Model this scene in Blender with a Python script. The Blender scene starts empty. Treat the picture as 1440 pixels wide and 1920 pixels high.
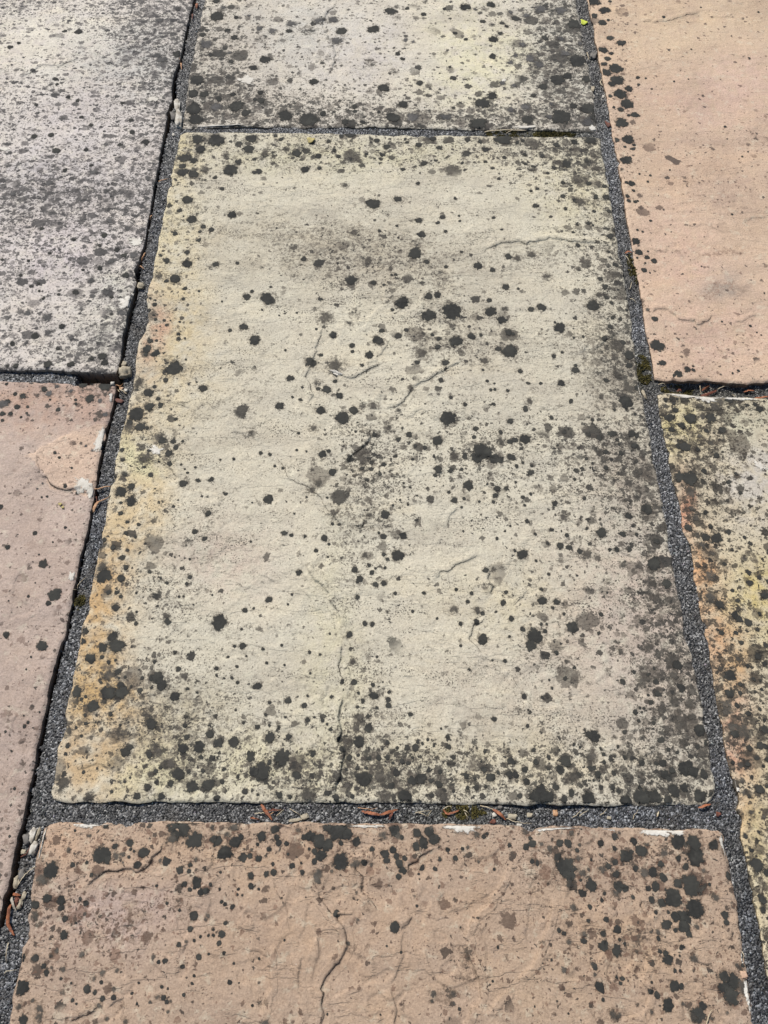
import bpy, math, random
import numpy as np
from mathutils import Vector

random.seed(7)
RNG = np.random.default_rng(11)
SC = bpy.context.scene
COL = SC.collection

# ------------------------------------------------------------------ camera
F, CX, CY = 1560.0, 720.0, 960.0          # focal length and centre of the 1440 x 1920 photograph
TH = math.radians(27.3)                   # camera tilt away from straight down
CT, ST = math.cos(TH), math.sin(TH)


def _ray(px, py):
    x = (np.asarray(px, float) - CX) / F
    y = -(np.asarray(py, float) - CY) / F
    return x, y * CT + ST, y * ST - CT


def _unit(px, py):
    x, y, z = _ray(px, py)
    return x / -z, y / -z


_l, _r = _unit(190, 1040), _unit(1262, 1040)
HC = 0.59 / (_r[0] - _l[0])               # camera height: the cream slab is about 59 cm wide


def at(px, py):
    """point of the patio surface (z = 0) seen at a pixel of the photograph"""
    x, y = _unit(px, py)
    return np.stack([x * HC, y * HC], -1)


def to_px(x, y):
    dx, dy, dz = x, y, -HC
    yc = dy * CT + dz * ST
    zc = dy * ST - dz * CT
    return CX + F * dx / zc, CY - F * yc / zc, zc


def px_size(px, py):
    """metres on the patio per photograph pixel, across the view"""
    x, y, z = _ray(px, py)
    return HC / -z / F


cam_d = bpy.data.cameras.new("camera")
cam = bpy.data.objects.new("camera", cam_d)
COL.objects.link(cam)
cam.location = (0, 0, HC)
cam.rotation_euler = (TH, 0, 0)
cam_d.sensor_fit = 'VERTICAL'
cam_d.sensor_height = 36.0
cam_d.sensor_width = 27.0
cam_d.lens = F / 1920 * 36.0
cam_d.clip_start, cam_d.clip_end = 0.02, 500
SC.camera = cam
SC.render.resolution_x, SC.render.resolution_y = 768, 1024

# ------------------------------------------------------------------ sky and sun
SUN_EL, SUN_AZ = math.radians(52), math.radians(-33)      # azimuth from +y, negative = left
world = bpy.data.worlds.new("World")
SC.world = world
world.use_nodes = True
wn, wl = world.node_tree.nodes, world.node_tree.links
sky = wn.new("ShaderNodeTexSky")
sky.sky_type = 'NISHITA'
sky.sun_disc = False
sky.sun_elevation = SUN_EL
sky.sun_rotation = SUN_AZ
sky.altitude = 50
bg = wn["Background"]
bg.inputs[1].default_value = 0.075
wl.new(sky.outputs[0], bg.inputs[0])
sd = bpy.data.lights.new("sun", 'SUN')
sun = bpy.data.objects.new("sun", sd)
COL.objects.link(sun)
sd.energy = 3.9
sd.angle = math.radians(0.6)
sd.color = (1.0, 0.962, 0.905)
tosun = Vector((math.sin(SUN_AZ) * math.cos(SUN_EL), math.cos(SUN_AZ) * math.cos(SUN_EL), math.sin(SUN_EL)))
sun.rotation_euler = tosun.to_track_quat('Z', 'Y').to_euler()
SC.view_settings.view_transform = 'Standard'
SC.view_settings.look = 'None'
SC.view_settings.gamma = 1
SC.view_settings.use_curve_mapping = False
SC.view_settings.exposure = 0.33
ALB = 0.80                                 # albedo per linear photograph value


def lin(c, k=None):
    c = np.asarray(c, float) / 255.0
    v = np.where(c <= 0.04045, c / 12.92, ((c + 0.055) / 1.055) ** 2.4)
    return v * (ALB if k is None else k)


# ------------------------------------------------------------------ noise
_T = RNG.random((256, 256))
_TG = RNG.random((256, 256)) * 2 * np.pi


def vnoise(x, y, f, seed=0):
    """gradient noise, roughly -1 .. 1"""
    x = np.asarray(x, float) * f + seed * 17.31 + 500
    y = np.asarray(y, float) * f + seed * 9.77 + 500
    xi, yi = np.floor(x).astype(int), np.floor(y).astype(int)
    fx, fy = x - xi, y - yi
    u, v = fx ** 3 * (fx * (fx * 6 - 15) + 10), fy ** 3 * (fy * (fy * 6 - 15) + 10)

    def g(ix, iy, dx, dy):
        a = _TG[ix & 255, iy & 255]
        return np.cos(a) * dx + np.sin(a) * dy
    a = g(xi, yi, fx, fy)
    b = g(xi + 1, yi, fx - 1, fy)
    c = g(xi, yi + 1, fx, fy - 1)
    d = g(xi + 1, yi + 1, fx - 1, fy - 1)
    return (a + (b - a) * u + (c - a) * v + (a - b - c + d) * u * v) * 1.5


def sstep(a, b, x):
    t = np.clip((x - a) / (b - a), 0, 1)
    return t * t * (3 - 2 * t)


# ------------------------------------------------------------------ outlines, traced on the photograph (pixels)
def P(s):
    return [tuple(float(v) for v in w.split(',')) for w in s.split()]


# every slab: left edge (top to bottom), bottom edge (left to right), right edge (top to bottom), top edge (left to right)
SLABS = {
    'upper_left': dict(
        left=P("-620,-220 -640,200 -660,680"), bottom=P("-660,680 -300,690 0,695 83,695 143,699 180,701 218,702"),
        right=P("392,-220 378,-90 363,0 353,33 347,67 338,110 327,135 323,150 322,187 313,220 304,267 295,320 287,360 280,397 "
                "272,443 263,480 256,507 255,533 247,563 238,597 230,630 227,660 222,690 218,702"),
        top=P("-620,-220 0,-220 392,-220")),
    'lower_left': dict(
        left=P("-660,712 -700,1300 -760,2030"), bottom=P("-760,2030 -400,2030 -78,2030"),
        right=P("217,722 213,753 205,783 200,800 192,843 183,877 180,910 175,940 168,973 160,1007 150,1047 145,1077 138,1110 "
                "130,1147 120,1197 115,1207 103,1250 93,1290 83,1343 72,1393 62,1447 50,1507 43,1540 33,1573 20,1627 12,1677 3,1720 "
                "-30,1850 -78,2030"),
        top=P("-660,712 -300,714 0,717 143,718 213,720 217,722")),
    'top': dict(
        left=P("440,-260 400,-90 382,3 375,43 367,80 362,110 355,143 350,180 345,213 341,237"),
        bottom=P("341,237 350,239 480,237 600,237 713,238 840,241 960,243 1060,245 1112,246 1120,244"),
        right=P("1030,-260 1062,-90 1082,13 1087,40 1093,77 1103,123 1112,173 1117,213 1120,244"),
        top=P("440,-260 700,-260 1030,-260")),
    'centre': dict(
        left=P("338,251 332,277 325,313 317,347 312,383 305,407 300,433 293,477 288,507 283,523 277,557 275,587 277,603 273,620 "
               "262,637 257,663 253,700 247,727 242,753 237,783 228,807 222,843 215,877 208,917 200,953 195,987 188,1017 182,1050 "
               "175,1080 170,1110 165,1143 153,1177 150,1207 145,1243 138,1270 132,1300 123,1337 117,1373 108,1410 102,1447 96,1476 95,1487 99,1497"),
        bottom=P("99,1497 105,1502 118,1504 310,1504 480,1504 720,1505 960,1508 1093,1510 1220,1510 1310,1509 1325,1507 1335,1500"),
        right=P("1126,260 1127,275 1128,287 1135,320 1142,353 1147,393 1150,405 1153,420 1158,447 1160,473 1167,503 1172,533 "
                "1177,557 1183,600 1188,640 1193,683 1200,727 1205,750 1212,787 1218,807 1225,843 1232,880 1237,910 1243,943 "
                "1250,980 1255,1017 1262,1053 1267,1093 1273,1117 1280,1150 1283,1193 1288,1207 1298,1230 1307,1277 1315,1310 "
                "1323,1367 1332,1413 1338,1460 1342,1485 1335,1500"),
        top=P("338,251 350,248 480,249 640,251 800,253 960,255 1085,256 1115,256 1126,260")),
    'upper_right': dict(
        left=P("1040,-220 1074,-100 1102,0 1107,30 1113,60 1118,87 1125,127 1132,157 1138,190 1143,220 1147,243 1153,273 1158,307 "
               "1165,347 1170,377 1173,400 1175,407 1180,437 1187,467 1192,500 1198,530 1203,560 1208,597 1213,630 1218,657 1225,680 1228,711"),
        bottom=P("1228,711 1247,714 1285,714 1327,713 1355,715 1387,719 1400,720 1420,715 1440,714 1700,716 2060,716"),
        right=P("1880,-220 1960,200 2060,716"), top=P("1040,-220 1400,-220 1880,-220")),
    'lower_right': dict(
        left=P("1234,739 1238,770 1242,797 1245,807 1252,843 1258,880 1265,910 1272,933 1277,963 1282,997 1292,1010 1297,1020 1298,1033 "
               "1302,1083 1310,1127 1317,1160 1325,1193 1330,1207 1335,1250 1342,1293 1350,1340 1357,1377 1365,1417 1373,1457 "
               "1380,1493 1387,1533 1393,1583 1403,1637 1412,1677 1420,1717 1428,1763 1437,1803 1440,1820 1464,1920 1490,2030"),
        bottom=P("1490,2030 1900,2030 2300,2030"), right=P("2080,745 2180,1300 2300,2030"),
        top=P("1234,739 1247,735 1280,737 1333,743 1387,744 1440,747 1700,746 2080,745")),
    'bottom': dict(
        left=P("82,1552 77,1573 70,1607 62,1653 55,1687 50,1730 42,1777 35,1820 27,1857 20,1900 18,1917 0,1990 -50,2190"),
        bottom=P("-50,2190 700,2190 1482,2190"),
        right=P("1347,1557 1357,1563 1360,1587 1368,1620 1375,1660 1383,1700 1390,1750 1397,1803 1405,1847 1413,1893 1418,1917 1440,2010 1482,2190"),
        top=P("82,1552 93,1544 127,1541 187,1543 307,1540 400,1542 480,1543 600,1543 713,1544 863,1545 960,1548 993,1552 1060,1548 1147,1552 1287,1555 1347,1557")),
}
ZOFF = {'upper_left': .002, 'lower_left': .0015, 'top': 0.0, 'centre': 0.0005, 'upper_right': .001, 'lower_right': -.0005, 'bottom': 0.0}
LABEL = {
    'upper_left': 'pale lilac grey stone slab at upper left, peppered all over with fine dark specks',
    'lower_left': 'dull pinkish brown stone slab at left with a flaked patch and white smears on its edge',
    'top': 'cream and grey stone slab beyond the large central one, blotched dark along its near and right edges',
    'centre': 'large cream stone slab in the middle with an ochre left edge and round black lichen spots',
    'upper_right': 'clean peach pink stone slab at upper right with dark spots only along its left edge',
    'lower_right': 'buff and orange stone slab at lower right, densely mottled with dark blotches',
    'bottom': 'tan brown stone slab nearest the viewer, layered ripples and black spots along its far edge',
}

# tints: (x, y, rx, ry, (r, g, b) as photographed, strength)
TINT = {
    'upper_left': ((218, 209, 199), [(90, 85, 170, 60, (232, 224, 206), .95), (260, 120, 120, 60, (196, 194, 188), .6), (100, 330, 150, 50, (196, 190, 190), .5),
                                     (150, 230, 100, 60, (218, 209, 205), .5), (120, 480, 120, 60, (216, 205, 204), .6), (200, 640, 90, 60, (206, 200, 186), .6), (220, 560, 40, 60, (208, 204, 188), .6)]),
    'lower_left': ((194, 174, 160), [(130, 860, 60, 40, (204, 178, 156), .4), (80, 760, 140, 40, (192, 160, 140), .7), (40, 1150, 70, 200, (184, 164, 150), .7), (20, 1450, 80, 160, (180, 160, 146), .7)]),
    'top': ((216, 207, 190), [(880, 110, 120, 80, (224, 216, 183), .9), (660, 90, 110, 60, (216, 208, 198), .8), (440, 120, 80, 90, (200, 191, 176), .7), (1040, 110, 60, 110, (202, 196, 180), .7), (560, 60, 80, 50, (205, 200, 188), .7)]),
    'centre': ((210, 202, 181), [(650, 480, 150, 55, (176, 166, 146), .6), (810, 520, 90, 60, (182, 172, 152), .45), (1160, 680, 70, 80, (166, 157, 140), .65), (1190, 900, 75, 100, (178, 166, 150), .5), (1240, 1140, 55, 45, (140, 130, 116), .7), (320, 1360, 120, 60, (180, 168, 140), .5), (1250, 1330, 80, 130, (172, 162, 148), .45), (860, 650, 110, 50, (186, 176, 156), .4), (460, 440, 110, 40, (190, 180, 158), .4), (300, 380, 40, 130, (218, 204, 166), .85), (330, 640, 55, 130, (214, 196, 156), .8), (285, 620, 18, 60, (206, 168, 140), .8), (345, 290, 30, 30, (218, 203, 160), .8),
                                 (250, 880, 55, 110, (213, 191, 150), .85), (215, 1000, 50, 70, (210, 188, 148), .8), (190, 1120, 50, 80, (206, 172, 124), .85), (180, 1230, 50, 60, (206, 174, 128), .8), (185, 1300, 60, 50, (206, 172, 118), .8),
                                 (180, 1430, 90, 70, (200, 170, 130), .9), (255, 850, 40, 30, (222, 214, 170), .8), (420, 1050, 80, 70, (207, 190, 172), .7), (1180, 1200, 160, 160, (201, 184, 169), .85),
                                 (1000, 1330, 200, 120, (198, 186, 166), .6), (620, 1260, 40, 240, (212, 204, 172), .5), (500, 1440, 200, 50, (214, 205, 170), .6), (900, 1430, 200, 50, (210, 198, 166), .5), (1090, 360, 80, 70, (216, 206, 172), .6),
                                 (960, 1120, 120, 60, (212, 201, 170), .5), (640, 290, 250, 30, (214, 206, 170), .5), (640, 620, 180, 90, (212, 204, 182), .5), (280, 1450, 60, 50, (212, 204, 166), .5), (450, 850, 120, 100, (206, 196, 174), .4)]),
    'upper_right': ((207, 181, 155), [(1330, 60, 180, 70, (216, 192, 160), .6), (1380, 170, 90, 70, (213, 182, 163), .7), (1330, 300, 120, 70, (209, 180, 153), .7), (1300, 480, 140, 80, (211, 179, 158), .7), (1350, 640, 120, 60, (212, 181, 160), .7),
                                      (1410, 440, 60, 60, (214, 188, 160), .6), (1190, 300, 30, 200, (212, 187, 160), .5), (1355, 540, 40, 22, (176, 160, 144), .7), (1370, 350, 110, 30, (190, 164, 144), .6), (1350, 270, 110, 22, (194, 168, 148), .5), (1360, 473, 60, 14, (184, 160, 138), .5), (1300, 200, 140, 26, (204, 174, 156), .5)]),
    'lower_right': ((208, 194, 164), [(1425, 900, 60, 90, (206, 197, 182), .95), (1400, 780, 60, 40, (206, 198, 168), .8), (1285, 960, 14, 50, (214, 156, 122), .9), (1310, 1090, 22, 60, (218, 168, 120), .9), (1340, 1190, 26, 60, (214, 168, 126), .8),
                                      (1375, 1260, 24, 50, (210, 172, 124), .8), (1385, 1400, 26, 70, (216, 166, 136), .9), (1400, 1520, 30, 60, (210, 172, 128), .8), (1420, 1110, 50, 70, (212, 192, 128), .9), (1270, 810, 30, 40, (214, 198, 140), .7), (1420, 1600, 30, 120, (204, 186, 140), .8)]),
    'bottom': ((183, 159, 137), [(220, 1720, 120, 60, (184, 162, 150), .9), (120, 1860, 90, 60, (184, 160, 140), .7), (1180, 1800, 160, 110, (192, 164, 136), .7), (640, 1780, 240, 110, (186, 158, 132), .6), (480, 1600, 300, 40, (192, 163, 135), .6), (1000, 1840, 70, 90, (186, 161, 136), .6),
                                 (130, 1580, 80, 40, (194, 164, 138), .8)]),
}
# speck density: base, edge amount, edge width (m), [(x, y, rx, ry, amount)]
DENS = {
    'upper_left': (.66, .15, .03, [(95, 85, 170, 55, -.5), (250, 60, 100, 60, .35), (60, 380, 150, 40, .25), (300, 100, 60, 100, .3), (130, 260, 60, 50, -.15), (120, 600, 110, 70, -.2), (10, 10, 60, 20, .3)]),
    'lower_left': (.07, .18, .02, [(130, 740, 130, 30, .3), (120, 870, 50, 40, .1), (40, 1500, 60, 80, .1)]),
    'top': (.26, .35, .035, [(420, 150, 60, 110, .45), (500, 200, 130, 40, .5), (1050, 110, 70, 120, .75), (960, 220, 160, 25, .5), (700, 210, 90, 30, .4), (850, 80, 100, 60, -.15)]),
    'centre': (.03, .26, .03, [(740, 285, 420, 30, .5), (380, 300, 60, 60, .25), (1060, 300, 90, 60, .4), (1130, 420, 60, 120, .35), (1150, 560, 50, 90, .4), (1180, 690, 50, 60, .55), (1190, 880, 60, 80, .55), (1110, 830, 90, 40, .35), (1230, 1030, 40, 80, .5),
                               (1240, 1150, 60, 60, .4), (1270, 1330, 70, 140, .65), (1130, 1440, 200, 50, .6), (760, 1440, 160, 55, .6), (560, 1450, 120, 50, .35), (330, 1400, 140, 80, .4), (240, 1250, 110, 80, .3), (690, 900, 70, 130, .5), (890, 850, 140, 60, .45),
                               (690, 1330, 40, 120, .3), (1080, 920, 120, 80, .25), (930, 930, 60, 50, .2), (680, 490, 120, 60, .35), (850, 620, 110, 60, .3), (270, 880, 60, 100, .25), (270, 1080, 60, 60, .25), (1090, 1090, 120, 60, .2), (1060, 1220, 90, 90, .2),
                               (310, 820, 50, 40, .4), (310, 590, 40, 90, .15), (350, 450, 40, 60, .2), (440, 830, 120, 120, -.08), (540, 1000, 90, 90, -.05), (860, 1330, 120, 90, -.05)]),
    'upper_right': (.05, .12, .02, [(1350, 320, 120, 60, .1), (1330, 660, 120, 40, .12), (1170, 150, 20, 200, .2)]),
    'lower_right': (.62, .12, .03, [(1425, 890, 40, 70, -.4), (1300, 1000, 20, 60, -.2), (1420, 1120, 50, 50, -.2), (1400, 1250, 60, 120, .15), (1330, 860, 60, 90, .2), (1430, 1480, 40, 120, -.1)]),
    'bottom': (.10, .3, .025, [(1180, 1620, 200, 50, .35), (200, 1740, 120, 60, .25), (400, 1600, 260, 40, .2), (1150, 1780, 90, 90, .3), (150, 1700, 70, 60, .3), (640, 1780, 200, 100, -.08), (880, 1800, 60, 80, .1), (1360, 1850, 50, 60, .2)]),
}
# gritty film of dirt: base, edge, [(x, y, rx, ry, amount)]
FILM = {
    'upper_left': (.30, .06, [(95, 85, 170, 60, -.5), (240, 70, 110, 60, .18), (60, 370, 150, 35, .25), (220, 400, 80, 50, .2), (170, 640, 90, 30, .15), (130, 220, 80, 50, -.25), (30, 5, 80, 15, .15), (70, 600, 80, 40, -.15)]),
    'lower_left': (.16, .1, [(130, 740, 130, 25, .15), (180, 730, 30, 20, .4), (20, 1500, 50, 100, .1)]),
    'top': (.20, .08, [(410, 150, 60, 110, .45), (520, 190, 140, 30, .45), (1040, 110, 70, 110, .6), (900, 215, 140, 18, .6), (690, 115, 60, 25, .25), (880, 90, 90, 60, -.15), (575, 60, 50, 8, .4)]),
    'centre': (.30, .03, [(650, 480, 120, 45, .5), (600, 450, 60, 20, .3), (810, 500, 70, 50, .3), (500, 430, 110, 30, .25), (380, 420, 30, 40, .2), (850, 640, 90, 50, .35), (1150, 650, 60, 35, .55), (1150, 720, 70, 40, .55), (1170, 880, 70, 70, .5), (1090, 840, 60, 40, .3),
                          (1080, 1040, 60, 30, .3), (1240, 1130, 45, 40, .7), (1270, 1320, 60, 120, .55), (1240, 1250, 60, 50, .5), (1120, 1450, 140, 40, .3), (700, 1350, 50, 100, .3), (760, 1440, 140, 40, .4), (300, 1330, 110, 60, .45), (360, 1400, 120, 50, .4),
                          (560, 1440, 60, 50, .4), (690, 950, 60, 100, .35), (700, 830, 60, 40, .3), (300, 1120, 60, 60, .3), (390, 1000, 120, 60, .15), (1130, 470, 60, 30, .3), (1010, 490, 60, 30, .35), (1100, 620, 90, 60, .2), (330, 760, 60, 40, .2), (470, 730, 60, 30, .25),
                          (940, 840, 60, 40, .3), (1010, 1260, 100, 90, .15), (420, 770, 60, 20, .25), (640, 1050, 40, 80, .15), (650, 1420, 15, 90, .4), (300, 300, 40, 30, .3), (1090, 290, 60, 40, .4), (540, 290, 60, 30, .25), (240, 1280, 60, 40, .3)]),
    'upper_right': (.10, .05, [(1350, 270, 90, 20, .25), (1370, 355, 80, 25, .3), (1355, 540, 32, 16, .75), (1360, 473, 45, 9, .7), (1260, 440, 60, 20, .2), (1390, 110, 40, 20, .15), (1330, 680, 110, 30, .15)]),
    'lower_right': (.26, .05, [(1425, 880, 40, 70, -.1), (1390, 760, 50, 20, .4), (1340, 850, 40, 60, .3), (1410, 1370, 60, 30, .5), (1300, 950, 20, 60, .3)]),
    'bottom': (.17, .12, [(880, 1800, 22, 50, .5), (830, 1865, 30, 15, .4), (1000, 1660, 40, 40, .3), (1190, 1780, 60, 40, .4), (1060, 1740, 40, 40, .3), (230, 1750, 70, 40, .3), (340, 1700, 60, 40, .25), (1140, 1900, 40, 10, .5), (1380, 1850, 25, 30, .3), (670, 1780, 40, 20, .35), (1010, 1890, 90, 30, .2), (110, 1900, 60, 40, .2), (1130, 1620, 150, 40, .2)]),
}

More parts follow.
